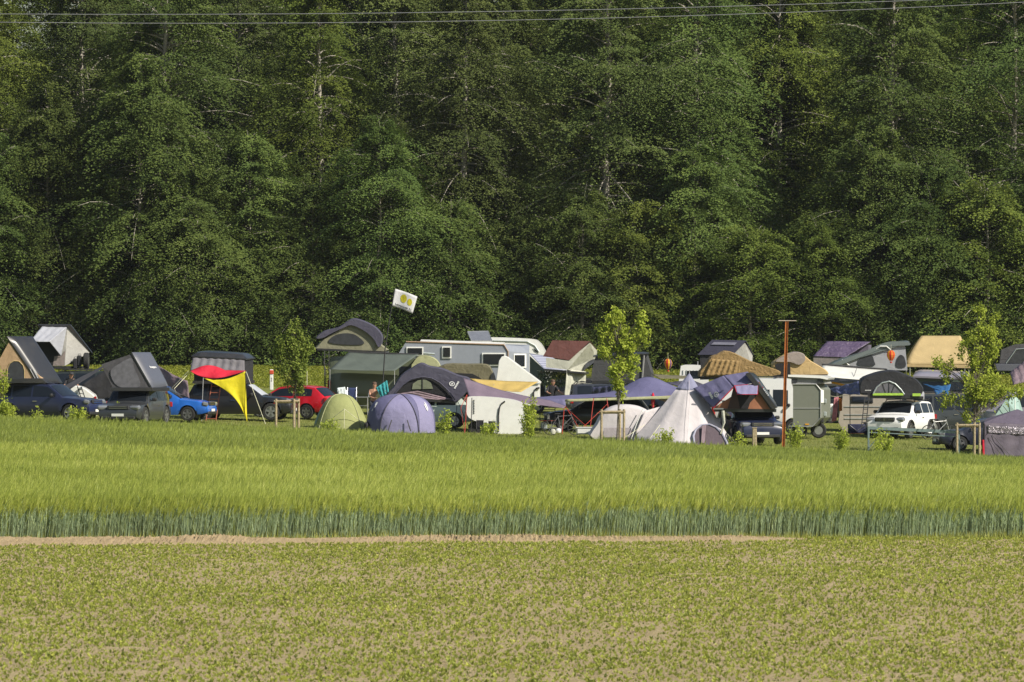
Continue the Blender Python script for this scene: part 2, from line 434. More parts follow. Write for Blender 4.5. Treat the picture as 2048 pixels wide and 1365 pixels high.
def poly_mixed(name, V, F, A):
    # quads and triangles in one mesh
    tri = F[:, 2] == F[:, 3]
    F4 = F[~tri]; F3 = F[tri][:, :3] if False else np.stack([F[tri][:, 0], F[tri][:, 1], F[tri][:, 2]], -1)
    me = bpy.data.meshes.new(name); me.vertices.add(len(V)); me.vertices.foreach_set('co', V.astype(np.float32).ravel())
    lo = np.concatenate([F4.ravel(), F3.ravel()]).astype(np.int32)
    st = np.concatenate([np.arange(len(F4))*4, len(F4)*4+np.arange(len(F3))*3]).astype(np.int32)
    me.loops.add(len(lo)); me.loops.foreach_set('vertex_index', lo)
    me.polygons.add(len(st)); me.polygons.foreach_set('loop_start', st)
    a = me.attributes.new('rnd', 'FLOAT', 'FACE'); a.data.foreach_set('value', np.concatenate([A[~tri], A[tri]]).astype(np.float32))
    me.update(calc_edges=True)
    return me
tag(link('barley', poly_mixed('barley', _V, _F, _A), m_bar), 'ripening green barley field with feathery ears in front of the camp', 'crop', kind='stuff')
del _V, _F, _A

# meadow grass of the campsite, and the rough grass margin behind the barley
def grass(name, n, y0, y1, hmin, hmax, seed, m, label, dens=None, xr=None):
    r = np.random.default_rng(seed)
    y = r.uniform(y0, y1, n); x = r.uniform(-1, 1, n)*(y/F*1024+3) if xr is None else r.uniform(*xr, n)
    z = gzn(x, y); h = r.uniform(hmin, hmax, n)*(1+.35*lownoise(x, y, seed+1, .9))
    a = r.uniform(0, 6.28, n); d = unit(np.stack([np.cos(a)*.35, np.sin(a)*.35, 1+0*a], -1))
    b = np.stack([x, y, z-.01], -1); t = b+d*np.abs(h)[:, None]; an = r.uniform(-.8, .8, n)
    s = np.stack([np.cos(an), np.sin(an), 0*an], -1)*(.007+.003*r.uniform(0, 1, n))[:, None]
    V = np.stack([b-s, b+s, t], 1).reshape(-1, 3)
    o = link(name, np_mesh(name, V, np.arange(n*3).reshape(-1, 3), np.clip(r.normal(.5, .22, n), 0, 1)), m)
    return tag(o, label, 'grass', kind='stuff')
m_grass = leafmat('grass_blade', [(0, (.10, .14, .025)), (.5, (.19, .23, .04)), (1, (.36, .34, .11))], .3, objvar=0)
grass('field_edge_weeds', 7000, 128.9, 130.5, .06, .26, 63, m_weed, 'pale grassy weeds growing along the foot of the barley', xr=(-17, 17))
grass('lawn_grass', 90000, 226, 264, .04, .11, 61, m_grass, 'short green lawn grass between the tents')
grass('margin_grass', 26000, 224.2, 229.5, .12, .42, 62, m_grass, 'taller rough grass along the edge of the camp')

# ------------------------------------------------------------------ trees
m_bark = mat('bark', (.17, .145, .12), .9, var=.35, scale=3, bump=.8, bscale=9)
m_bark2 = mat('pale_bark', (.36, .33, .285), .9, var=.3, scale=3, bump=.8, bscale=9)
def tree_meshes(name, seed, H, Rr, z0, nl, lpl, leaf, prof='tall', top=.35, flat=.55, trunk_r=.28, droop=.22, bare=0):
    """trunk with limbs (mesh 1) and a crown of flat leafy sprays (mesh 2)"""
    r = np.random.default_rng(seed); tb = MB(); VV = []; CC = []
    wob = [r.normal(0, .02*H*.12, 2) for _ in range(9)]
    ph = r.uniform(0, 6.28, 3)
    def axis(z):
        t = np.clip(z/H, 0, 1)*8; i = int(min(t, 7)); q = t-i
        o = wob[i]*(1-q)+wob[i+1]*q
        return np.array([o[0], o[1], z])
    zs = np.linspace(-.3, H*.97, 12)
    pts = [axis(max(z, 0))*[1, 1, 0]+[0, 0, z] for z in zs]
    tb.tube(pts, trunk_r, 7, trunk_r*.12)
    for k in range(nl):
        t = (k+r.uniform(0, 1))/nl; z = z0+(H-z0)*t**.92
        if prof == 'tall': rad = Rr*(.62+.38*math.sin(math.pi*min(1, t*1.15)))*(1-.86*t**3.2)
        elif prof == 'edge': rad = Rr*(1.0-.88*t**2.6)*(.82+.18*min(1, t*5))
        else: rad = Rr*max(.1, math.sin(math.pi*(.18+.8*t)))
        lump = .5*math.sin(2*(k*2.39996)+ph[0]+z*.5)+.5*math.sin(3*(k*2.39996)+ph[1]-z*.33)
        rad *= r.uniform(.64, 1.15)*(1+.46*lump)
        az = k*2.39996+r.normal(0, .5); el = R(-6+64*t**1.3+r.normal(0, 16)) if prof != 'bush' else R(5+55*t+r.normal(0, 10))
        d = np.array([math.cos(az)*math.cos(el), math.sin(az)*math.cos(el), math.sin(el)])
        ln = rad/max(math.cos(el), .45); b = axis(z)
        ss = np.linspace(0, 1, 6)
        limb = lambda s: b+d*ln*np.asarray(s)[..., None]+np.array([0, 0, -1.0])*(droop*ln*np.asarray(s)**2)[..., None]
        tb.tube([Vector(p) for p in limb(ss)], max(.016, trunk_r*.26*(1-t*.55)), 4, .010)
        if r.uniform() < bare: continue
        nsp = max(5, int(ln*2.4)); n = int(lpl*(.35+.65*rad/Rr))
        j = r.integers(0, nsp, n); s = .20+.80*(j+.5)/nsp; sd = np.where(r.uniform(0, 1, n) < .5, 1, -1)
        u = r.uniform(0, 1, n)**.8; sl = (.22+.42*np.sin(np.pi*np.clip(s*.9+.06, 0, 1)))*ln*.85+.25
        sl = sl*(1+.25*np.sin(j*12.9+k))
        hd = np.array([math.cos(az), math.sin(az), 0]); hp = np.array([-math.sin(az), math.cos(az), 0])
        sa = R(52)+r.normal(0, .09, n)
        sdv = hd[None]*np.cos(sa)[:, None]+hp[None]*(np.sin(sa)*sd)[:, None]
        tl = np.sin(j*7.7+k*3.1)*.5*(1-flat)+.05
        pos = limb(s)+sdv*(u*sl)[:, None]
        pos[:, 2] += (tl*u*sl)-(.25+droop)*(u**2)*sl
        pos += r.normal(0, 1, (n, 3))*np.array([.13, .13, .085])*(.45+.7*(1-u[:, None]))
        ax = unit(sdv+r.normal(0, .55, (n, 3))*[1, 1, .35]+np.array([0, 0, -.18]))
        nr = unit(np.array([0, 0, .7])+r.normal(0, .27, (n, 3))+hd[None]*.75)
        l = leaf*r.uniform(.6, 1.3, n)
        V, _ = leaves_quads(pos, ax, nr, l, l*.62); VV.append(V)
        CC.append(np.clip(r.normal(.5, .15, n)+.10*(t-.5)+.16*math.sin(k*5.3), 0, 1))
    V = np.concatenate(VV); C = np.concatenate(CC)
    tm = bpy.data.meshes.new(name+'_trunk'); tm.from_pydata([tuple(v) for v in tb.v], [], tb.f); tm.shade_smooth()
    return tm, np_mesh(name+'_crown', V, np.arange(len(V)).reshape(-1, 4), C)
def put_tree(name, ms, label, cat, loc, rz, sc, m_leaf, m_wood, group=None):
    o = thing(name, label, cat, loc, rz, group); o.scale = sc if hasattr(sc, '__len__') else (sc, sc, sc)
    a = link('trunk', ms[0], None, o); b = link('crown', ms[1], None, o)
    for x, m in ((a, m_wood), (b, m_leaf)):
        if not x.data.materials: x.data.materials.append(m)
        x.material_slots[0].link = 'OBJECT'; x.material_slots[0].material = m
    return o
_lm = leafmat
def leafmat(*a, **k):
    k['spec'] = .12; k['rough'] = .7
    return _lm(*a, **k)
LB = leafmat('beech_leaf', [(0, (.042, .074, .022)), (.5, (.080, .126, .031)), (1, (.135, .186, .043))], .26, objvar=.30, rough=.5)
LO = leafmat('oak_leaf', [(0, (.060, .096, .021)), (.5, (.108, .155, .029)), (1, (.18, .225, .041))], .28, objvar=.22, rough=.5)
LA = leafmat('alder_leaf', [(0, (.050, .078, .024)), (.5, (.088, .122, .034)), (1, (.138, .176, .048))], .24, objvar=.2, rough=.6)
TALL = [tree_meshes('tall%d' % i, 100+i, h, rr, z0, nl, lp, lf, 'tall', flat=fl, trunk_r=.34, droop=dr, bare=.12) for i, (h, rr, z0, nl, lp, lf, fl, dr) in enumerate([
    (26, 4.7, 2.0, 165, 1250, .15, .2, .36), (25, 4.2, 3.0, 150, 1200, .15, .0, .48), (27, 5.0, 4.0, 160, 1250, .15, .3, .32), (24, 4.2, 1.5, 155, 1200, .145, .1, .44)])]
EDGE = [tree_meshes('edge%d' % i, 200+i, h, rr, .3, nl, lp, lf, 'edge', flat=.55, trunk_r=.16, droop=dr) for i, (h, rr, nl, lp, lf, dr) in enumerate([
    (13, 3.7, 125, 1000, .135, .38), (10.5, 3.6, 105, 980, .13, .34), (15, 3.9, 140, 1050, .135, .44), (8, 3.3, 84, 900, .13, .30)])]
def forest():
    r = random.Random(5)
    # (px, Y, kind, mesh, scale, leaf, label) : the trees one can tell apart along the edge
    E = [(-40, 333, 0, 1.0, LB, 'bushy beech at the far left forest edge behind the light grey roof tent'),
         (95, 335, 2, 1.0, LB, 'tall edge beech with drooping sprays above the light grey roof tent'),
         (280, 333, 2, 1.1, LB, 'broad edge beech behind the black roof tent with the tilted lid'),
         (395, 332, 1, 1.05, LB, 'low wide beech behind the red and yellow flag tarp'),
         (500, 334, 0, 1.0, LB, 'beech with bright flat sprays between the flag tarp and the round sapling'),
         (625, 333, 1, 1.0, LB, 'dark beech at the edge behind the olive roof tent'),
         (760, 332, 2, .95, LB, 'beech with layered sprays just left of the white flag'),
         (900, 333, 3, 1.12, LB, 'low beech with bright sprays behind the white flag'),
         (985, 336, 1, .8, LB, 'small beech above the roof hatch of the grey camper'),
         (1165, 333, 1, .9, LB, 'beech behind the roof tent with the brown roof'),
         (1265, 334, 3, 1.15, LO, 'bushy bright tree behind the slim pear-shaped sapling'),
         (1390, 335, 0, 1.02, LB, 'beech above the black gable roof tent'),
         (1500, 332, 3, 1.0, LO, 'low leafy bush tree right of the black gable roof tent'),
         (1640, 332, 3, 1.0, LO, 'leafy bush tree behind the rusty pole and the dome roof tents'),
         (1740, 334, 2, .98, LB, 'broad beech with layered sprays above the pop-up roof bus'),
         (1860, 333, 1, 1.05, LB, 'beech right behind the beige ridge tent'),
         (1975, 332, 3, 1.25, LO, 'bright leafy bush tree behind the right-hand staked sapling'),
         (2085, 334, 0, 1.0, LB, 'beech with flat sprays at the far right forest edge')]
    for px, Y, k, s, m, lab in E:
        put_tree('edge_tree', EDGE[k], lab, 'tree', G(px, Y), r.uniform(0, 6.28), (s, s, s*r.uniform(.95, 1.05)), m, m_bark2, 'trees along the forest edge')
    T = [(-30, 341, 3, 1.0, LO, 'tall yellow-green oak reaching out of the top left corner'),
         (165, 348, 1, .98, LA, 'thin tall tree beside the gaps of sky at the upper left'),
         (330, 338, 0, 1.05, LB, 'broad tall beech filling the left third of the forest'),
         (480, 349, 2, .95, LA, 'tall olive-green tree right of the broad left beech'),
         (640, 340, 1, .95, LO, 'tall bright tree high above the olive roof tent'),
         (790, 350, 3, 1.05, LA, 'tall olive tree high above the white flag'),
         (930, 338, 1, .96, LA, 'tall alder with bare pale limbs left of the dark central gap'),
         (1010, 351, 3, 1.0, LA, 'tall alder with a thick pale trunk beside the dark central gap'),
         (1215, 338, 2, .98, LA, 'broad rounded tall tree right of the dark central gap'),
         (1395, 340, 1, 1.04, LB, 'tall tree with a straight pale trunk above the slim sapling'),
         (1560, 354, 0, .98, LO, 'tall bright-leaved tree set back between two darker ones at right'),
         (1785, 338, 0, 1.0, LB, 'tall beech with a pale upper trunk above the pop-up roof bus'),
         (2030, 340, 2, 1.0, LB, 'tall dark beech at the right edge of the forest'),
         (1930, 352, 3, .95, LO, 'tall oak leaning into the dark gap at the upper right')]
    for px, Y, k, s, m, lab in T:
        put_tree('forest_tree', TALL[k], lab, 'tree', G(px, Y), r.uniform(0, 6.28), s, m, m_bark2, 'tall trees of the front forest rows')
    back = 'tall dark tree standing deep in the forest behind the front rows'
    n = 0
    for Y, step in ((358, 5.2), (370, 5.6), (384, 6.0)):
        x = -41+r.uniform(0, 3)
        while x < 42:
            px = x*F/Y+1024
            if not (45 < px < 165 and Y > 350):
                put_tree('forest_tree', TALL[n % 4], back, 'tree', GX(x, Y+r.uniform(-3, 3)), r.uniform(0, 6.28), r.uniform(1.0, 1.2), (LB, LO, LB, LA)[n % 4], m_bark, 'trees deep in the forest')
            n += 1; x += step*r.uniform(.8, 1.2)
forest()
# ------------------------------------------------------------------ materials of the camp
m_glass = mat('car_glass', (.012, .015, .02), .08, var=.0, spec=.45)
m_tyre = mat('tyre', (.02, .02, .02), .85, var=.2)
m_rim = mat('alloy', (.45, .45, .46), .3, .8, var=.05)
m_plast = mat('black_plastic', (.022, .022, .024), .6, var=.2)
m_dark = mat('painted_shadow', (.012, .012, .014), .9, var=.2)  # near-black flat panels, painted as the shade inside tent openings
m_lamp = mat('headlamp', (.20, .21, .23), .15, .2, var=.05, coat=1)
m_tail = mat('tail_lamp', (.32, .012, .012), .15, var=.05, coat=1)
m_chrome = mat('chrome', (.6, .6, .6), .2, 1.0, var=.03)
m_plate = mat('plate_white', (.75, .75, .72), .4, var=.04)
m_ink = mat('ink', (.02, .02, .025), .7, var=.05)
m_inkw = mat('white_print', (.74, .74, .74), .6, var=.03)
m_white = paint('white_paint', (.74, .74, .72), .35, .10)
m_alu = mat('aluminium', (.5, .5, .5), .38, .7, var=.08)
m_redpole = mat('red_pole', (.42, .045, .03), .5, var=.1)
m_rope = mat('rope', (.62, .60, .42), .8, var=.15)
m_steel = mat('galvanised', (.36, .40, .40), .45, .4, var=.15)
m_wood = mat('stake_wood', (.34, .275, .17), .85, var=.25, scale=9, bump=.5, bscale=20)
m_screen = mat('mesh_screen', (.10, .10, .115), .8, var=.25)
m_winfoil = mat('tent_window', (.035, .037, .042), .35, var=.3)

def car(name, label, cat, px, Y, deg, S, pm, group=None, plate='front', rails=True, rim=None):
    """S: L W H zb(belt) zh(hood) wr xc(cowl) xrf xrr(roof ends) xrb(rear glass foot) tum(taper) wins[(x0,x1)..] axf axr"""
    L, W, H, zb, zh, wr = S['L'], S['W'], S['H'], S['zb'], S['zh'], S.get('wr', .34)
    xc, xrf, xrr, xrb, tum = S['xc'], S['xrf'], S['xrr'], S['xrb'], S.get('tum', .15)
    axf, axr = S.get('axf', L/2-.86), S.get('axr', -L/2+.92); h2 = L/2; zs = S.get('zs', .27)
    t = thing(name, label, cat, G(px, Y), R(deg), group)
    prof = [(-h2, .42*H*.9), (-h2+.03, min(zb*.92, .62*H)), (xrb, zb+.02), (xrr, H-.07), (xrr+.35, H-.02), ((xrr+xrf)/2, H), (xrf-.3, H-.015), (xrf, H-.06),
            (xc, zh+.015), (xc+(h2-xc)*.62, zh-.05), (h2-.10, zh-.17), (h2-.01, zh-.30), (h2, zh-.42)]
    pxs = [p[0] for p in prof]; pzs = [p[1] for p in prof]
    zt = lambda x: float(np.interp(x, pxs, pzs))
    hw = lambda x: W/2*(1-.05*(abs(x)/h2)**4-.10*(abs(x)/h2)**14)
    def sec(x):
        z, w = zt(x), hw(x); b = min(zb, z-.05); cab = max(0, min(1, (z-zb)/(H-zb)))
        zo = zs+.12*(abs(x)/h2)**8
        for a in (axf, axr):
            d = abs(x-a); Ra = wr+.065
            if d < Ra: zo = max(zo, wr+math.sqrt(Ra*Ra-d*d)*.98)
        b = max(b, zo+.03)
        y4 = w*(.92-tum*cab)
        return [(w*.93, zo), (w, min(b-.01, max(zo+.01, .45))), (w*.99, min(b-.005, max(zo+.02, .72*zb))), (w*.955, b), (y4, max(b+.01, z-.035)), (w*.5, max(b+.02, z)), (0, max(b+.022, z+.012))]
    xs = sorted(set([round(v, 3) for v in np.linspace(-h2, h2, int(L/.07))]+[round(p, 3) for p in pxs]))
    rings = []
    for x in xs:
        s = sec(x); rings.append([(x, y, z) for y, z in s]+[(x, -y, z) for y, z in s[-2::-1]])
    body = MB().loft(rings, close=False, caps=True).build('body', pm, t, smooth=38, world=False)
    MB().box((0, 0, zs+.22), (L*.93, W*.80, .36)).box((0, 0, zs+.06), (L*.8, W*.9, .10)).build('underbody', m_plast, t, world=False)
    def side_y(x, z):
        s = sec(x); (y3, z3), (y4, z4) = s[3], s[4]; q = max(0, min(1, (z-z3)/max(.01, z4-z3)))
        return y3+(y4-y3)*q
    top = S.get('wt', .11)
    for x0, x1 in S['wins']:
        for sg in (1, -1):
            pts = [x for x in np.linspace(x0, x1, 9)]; mb = MB(); lo = []; hi = []
            for x in pts:
                zl, zh_ = zb+.035, zt(x)-top
                if zh_ < zl+.03: zh_ = zl+.03
                lo.append((x, sg*(side_y(x, zl)+.008), zl)); hi.append((x, sg*(side_y(x, zh_)+.008), zh_))
            mb.add(lo+hi, [(i, i+1, i+10, i+9) if sg < 0 else (i+9, i+10, i+1, i) for i in range(8)])
            mb.build('window', m_glass, t, world=False, smooth=60)
    def screen(nm, xa, xb, m):
        def fn(u, v):
            x = xa+(xb-xa)*v; s = sec(x); yy = (2*u-1)*(s[4][0]*.90); a = abs(yy)
            z = float(np.interp(a, [0, s[5][0], s[4][0]], [s[6][1], s[5][1], s[4][1]]))
            return Vector((x+.010*(1 if xa > 0 else -1), yy, z+.008))
        return MB().grid(fn, 10, 6).build(nm, m, t, world=False, smooth=80)
    screen('windscreen', xc-.05, xrf+.05, m_glass if not S.get('shade') else mat('sunshade', (.62, .64, .68), .35, .3, var=.15))
    screen('rear_window', xrb+.02, xrr-.04, m_glass)
    for ax_ in (axf, axr):
        for sg in (1, -1):
            y = sg*(W/2-.115); wd = .11
            wb = MB().lathe([(wr*.64, -wd), (wr*.93, -wd), (wr, -wd*.7), (wr, wd*.7), (wr*.93, wd), (wr*.64, wd), (wr*.64, -wd)], (ax_, y, wr), 'Y', 20, caps=False).build('wheel', m_tyre, t, world=False, smooth=40)
            mb = MB().lathe([(0, -.02), (wr*.2, -.02), (wr*.2, sg*.09), (0, sg*.095)], (ax_, y, wr), 'Y', 12)
            for k in range(5):
                a = k*2*math.pi/5+.3
                mb.box((ax_+math.cos(a)*wr*.33, y+sg*.085, wr+math.sin(a)*wr*.33), (wr*.6, .03, .085), (0, -a, 0))
            mb.lathe([(wr*.57, sg*.06), (wr*.66, sg*.06), (wr*.66, sg*.108), (wr*.57, sg*.108), (wr*.57, sg*.06)], (ax_, y, wr), 'Y', 20, caps=False)
            mb.lathe([(wr*.2, -sg*.02), (wr*.64, -sg*.02)], (ax_, y, wr), 'Y', 20, caps=False)
            o = MB(); o.v = mb.v; o.f = mb.f; o.build('rim', rim or m_rim, wb, world=False, smooth=30)
    lz = zh-.20 if not S.get('lz') else S['lz']
    for sg in (1, -1):
        MB().cbox((h2-.155, sg*W*.365, lz), (.26, W*.235, .18), .05, (0, R(14), -sg*R(18))).build('headlight', m_lamp, t, world=False, smooth=40)
        th = S.get('th', .22)
        MB().cbox((-h2+.055, sg*W*.415, zb*.86), (.14, W*.13, th), .03, (0, 0, sg*R(14))).build('taillight', m_tail, t, world=False)
        MB().cbox((xc-.45, sg*(W/2+.075), zb+.09), (.12, .2, .15), .04).tube([(xc-.42, sg*W*.44, zb+.03), (xc-.44, sg*(W/2+.05), zb+.06)], .02).build('side_mirror', pm if S.get('pmir') else m_plast, t, world=False, smooth=40)
        MB().box((xc-1.28, sg*(W/2-.002), zb-.16), (.2, .03, .035)).build('door_handle', m_chrome, t, world=False)
    g = MB().cbox((h2-.045, 0, lz), (.12, W*.50, S.get('gh', .16)), .03)
    g.build('grille', m_plast, t, world=False)
    MB().box((h2+.012, 0, lz+.035), (.02, W*.40, .018)).box((h2+.012, 0, lz-.03), (.02, W*.40, .018)).build('grille_trim', m_chrome, t, world=False)
    MB().cbox((h2-.03, 0, .36), (.12, W*.78, .17), .05).build('front_bumper', m_plast, t, world=False)
    MB().cbox((-h2+.03, 0, .38), (.12, W*.8, .18), .05).build('rear_bumper', m_plast, t, world=False)
    MB().box((h2+.035, 0, .47), (.015, .52, .11)).build('number_plate', m_plate, t, world=False)
    MB().box((-h2-.03, 0, zb*.78), (.06, .52, .11)).build('number_plate', m_plate, t, world=False)
    if rails:
        for sg in (1, -1):
            MB().tube([(xrr+.1, sg*W*.36, H-.06), (xrr+.2, sg*W*.36, H+.04), (xrf-.4, sg*W*.36, H+.05), (xrf-.2, sg*W*.36, H-.05)], .02, 5).build('roof_rail', m_plast, t, world=False)
        for xq in (xrr+.45, xrf-.6):
            MB().box((xq, 0, H+.065), (.07, W*.86, .035)).build('crossbar', m_plast, t, world=False)
    return t
SUV = dict(L=4.65, W=1.88, H=1.66, zb=1.02, zh=1.04, wr=.37, xc=1.12, xrf=.42, xrr=-1.92, xrb=-2.2, wins=[(-1.95, -1.32), (-1.24, -.36), (-.28, .78)])
BOX4 = dict(L=4.6, W=1.9, H=1.82, zb=1.16, zh=1.14, wr=.40, xc=1.02, xrf=.55, xrr=-2.16, xrb=-2.26, tum=.10, wins=[(-2.0, -1.35), (-1.25, -.38), (-.28, .72)])
HATCH = dict(L=4.06, W=1.75, H=1.45, zb=.95, zh=.93, wr=.31, xc=1.05, xrf=.30, xrr=-1.42, xrb=-1.93, wins=[(-1.35, -.52), (-.44, .7)])
ESTATE = dict(L=4.6, W=1.8, H=1.47, zb=.96, zh=.93, wr=.32, xc=1.15, xrf=.35, xrr=-1.85, xrb=-2.18, wins=[(-1.9, -1.3), (-1.22, -.4), (-.32, .8)])
VAN = dict(L=5.2, W=1.95, H=2.55, zb=1.22, zh=1.2, wr=.35, xc=2.0, xrf=1.25, xrr=-2.5, xrb=-2.56, tum=.07, wt=.5, wins=[(.55, 1.5)], th=.6, zs=.3)
BUS = dict(L=4.9, W=1.9, H=1.98, zb=1.12, zh=1.10, wr=.34, xc=1.95, xrf=1.15, xrr=-2.36, xrb=-2.42, tum=.10, wt=.22, wins=[(-2.2, -1.2), (-1.1, -.1), (.2, 1.25)], th=.5)

def q0(Y):
    return lambda px, py, d=0.0: P(px, py, Y)+Vector((0, d, 0))
def T(name, label, cat, px, py, Y, group=None):
    return thing(name, label, cat, P(px, py, Y), 0, group)
# q(px,py,d): the point seen at px,py on the plane Y, then pushed back d metres straight away (so depth is real depth)
def shell(a, b, c, d, bulge=.08, under=.05):
    a, b, c, d = map(Vector, (a, b, c, d)); nrm = (b-a).cross(d-a).normalized()
    if nrm.y > 0: nrm = -nrm
    if abs(nrm.z) > .6 and nrm.z < 0: nrm = -nrm
    def top(u, v):
        p = (a*(1-u)+b*u)*(1-v)+(d*(1-u)+c*u)*v
        return p+nrm*bulge*((1-abs(2*u-1)**6)*(1-abs(2*v-1)**6))**.5
    def bot(u, v):
        return (a*(1-u)+b*u)*(1-v)+(d*(1-u)+c*u)*v-nrm*under
    n = 12; mb = MB(); mb.grid(top, n, n); mb.grid(bot, n, n); k = (n+1)**2
    rim = [i for i in range(n+1)]+[(n+1)*j+n for j in range(1, n+1)]+[(n+1)*n+i for i in range(n-1, -1, -1)]+[(n+1)*j for j in range(n-1, 0, -1)]
    for i in range(len(rim)):
        x, y = rim[i], rim[(i+1) % len(rim)]; mb.f.append((x, y, y+k, x+k))
    return mb
def smooth_line(pts, n=4):
    """closed outline -> denser outline with rounded corners kept near the points"""
    pts = [Vector(p) for p in pts]; out = []; m = len(pts)
    for i in range(m):
        p0, p1, p2, p3 = pts[i-1], pts[i], pts[(i+1) % m], pts[(i+2) % m]
        for k in range(n):
            t = k/n
            out.append(.5*((2*p1)+(p2-p0)*t+(2*p0-5*p1+4*p2-p3)*t*t+(3*p1-p0-3*p2+p3)*t**3))
    return out
def vault(outline, depth, shrink=.82, rnd=True, n=3, base=True, skew=0.0):
    """canvas body: outline (world points on one plane) carried back over depth, drawn in at both ends"""
    o = smooth_line(outline, n) if rnd else [Vector(p) for p in outline]
    zb = min(p.z for p in o); cx = (min(p.x for p in o)+max(p.x for p in o))/2
    rings = []
    for t, s in ((0, shrink), (.10, (1+shrink)/2+.03), (.28, 1), (.72, 1), (.90, (1+shrink)/2+.03), (1, shrink)):
        rings.append([Vector((cx+(p.x-cx)*(.4+.6*s)+skew*t, p.y+depth*t, zb+(p.z-zb)*s)) for p in o])
    return MB().loft(rings)
def panel(pts, m=None):
    return MB().add(pts, [tuple(range(len(pts)))])
def ladder(t_or_none, a, b, c, d, n, m, name='ladder', r=.022):
    mb = MB().tube([a, b], r).tube([c, d], r)
    a, b, c, d = map(Vector, (a, b, c, d))
    for k in range(1, n+1):
        u = (k-.3)/n; mb.tube([a.lerp(b, u), c.lerp(d, u)], r*.8)
    return mb
def emblem(fn, n=20):
    """a ring emblem with a slanted bar beside it, as printed on the canvas; fn maps (u,v)"""
    mb = MB()
    for k in range(n):
        a, b = k*6.2832/n, (k+1)*6.2832/n
        mb.add([fn(.5+.5*math.cos(x)*r_, .5+.5*math.sin(x)*r_) for x, r_ in ((a, 1), (b, 1), (b, .72), (a, .72))], [(0, 1, 2, 3)])
    mb.add([fn(*p) for p in ((.3, .3), (.55, .3), (.72, .6), (.45, .72))], [(0, 1, 2, 3)])
    return mb
def person(label, loc, joints, mats, group=None):
    """joints: name -> (x,y,z) relative to loc; one skinned body; clothes as children"""
    t = thing('person', label, 'person', loc, 0, group)
    J = joints
    E = [('pel', 'waist', .125, .115), ('waist', 'chest', .115, .15), ('chest', 'neck', .15, .055), ('neck', 'head0', .055, .075), ('head0', 'head', .075, .095), ('head', 'crown', .095, .05),
         ('chest', 'shl', .15, .065), ('shl', 'ell', .058, .045), ('ell', 'wrl', .042, .03), ('wrl', 'hal', .03, .035),
         ('chest', 'shr', .15, .065), ('shr', 'elr', .058, .045), ('elr', 'wrr', .042, .03), ('wrr', 'har', .03, .035),
         ('pel', 'hil', .125, .10), ('hil', 'knl', .09, .062), ('knl', 'anl', .06, .04), ('anl', 'tol', .04, .035),
         ('pel', 'hir', .125, .10), ('hir', 'knr', .09, .062), ('knr', 'anr', .06, .04), ('anr', 'tor', .04, .035)]
    rad = {'pel': .12, 'waist': .105, 'chest': .13, 'neck': .055, 'head0': .075, 'head': .098, 'crown': .06, 'shl': .062, 'ell': .045, 'wrl': .032, 'hal': .034,
           'shr': .062, 'elr': .045, 'wrr': .032, 'har': .034, 'hil': .09, 'knl': .062, 'anl': .042, 'tol': .034, 'hir': .09, 'knr': .062, 'anr': .042, 'tor': .034}
    def skin(name, names, m, grow=1.0, parent=t):
        idx = {n: i for i, n in enumerate(names)}
        me = bpy.data.meshes.new(name)
        me.from_pydata([J[n] for n in names], [(idx[a], idx[b]) for a, b, *_ in E if a in idx and b in idx], []); me.update()
        o = link(name, me, m, parent); md = o.modifiers.new('skin', 'SKIN')
        for i, n in enumerate(names):
            o.data.skin_vertices[0].data[i].radius = (rad[n]*grow, rad[n]*grow)
        o.data.skin_vertices[0].data[0].use_root = True
        sb = o.modifiers.new('sub', 'SUBSURF'); sb.levels = 2; sb.render_levels = 2
        return o
    b = skin('body', [n for n in ('pel', 'waist', 'chest', 'neck', 'head0', 'head', 'crown', 'shl', 'ell', 'wrl', 'hal', 'shr', 'elr', 'wrr', 'har', 'hil', 'knl', 'anl', 'tol', 'hir', 'knr', 'anr', 'tor') if n in J], mats['skin'])
    # face, fingers: joined as one features mesh on the head, fingers per hand
    hd = Vector(J['head']); fd = Vector(J.get('face', (0, -1, 0))).normalized(); sd = fd.cross(Vector((0, 0, 1))).normalized()
    mb = MB()
    mb.add([hd+fd*.085+sd*.014-Vector((0, 0, .012)), hd+fd*.085-sd*.014-Vector((0, 0, .012)), hd+fd*.118-Vector((0, 0, .02)), hd+fd*.088+Vector((0, 0, .03))], [(0, 1, 2), (1, 3, 2), (3, 0, 2)])
    for s_ in (1, -1): mb.lathe([(0, -.012), (.026, -.006), (.03, .006), (0, .012)], hd+sd*.098*s_, 'X', 8)
    mb.build('nose_and_ears', mats['skin'], b, world=False, smooth=60)
    for h, wv in (('hal', 'wrl'), ('har', 'wrr')):
        if h in J:
            p = Vector(J[h]); dv = (p-Vector(J[wv])).normalized(); sv = dv.cross(Vector((.1, .2, 1))).normalized(); f = MB()
            for k in range(4):
                o = p+sv*(.016*(k-1.5)); ln = (.07, .08, .075, .06)[k]
                f.tube([o, o+dv*ln*.55, o+dv*ln*.9-Vector((0, 0, .02))], .009, 5, .006)
            f.tube([p-dv*.03+sv*.025, p+sv*.055+dv*.02], .010, 5, .008)
            f.build('fingers', mats['skin'], b, world=False, smooth=60)
    eyes = MB()
    for s_ in (1, -1): eyes.lathe([(0, -.006), (.011, 0), (0, .006)], hd+fd*.088+sd*.034*s_+Vector((0, 0, .022)), 'Y', 8)
    eyes.build('eyes', m_ink, b, world=False)
    if 'hair' in mats:
        hb = MB(); n = 12; c = hd+Vector((0, 0, .03))-fd*.02
        rr = [(.108, 0), (.106, .04), (.085, .085), (.04, .105), (.0, .11)]
        hb.lathe(rr, c, 'Z', n).build('hair', mats['hair'], t, world=False, smooth=60)
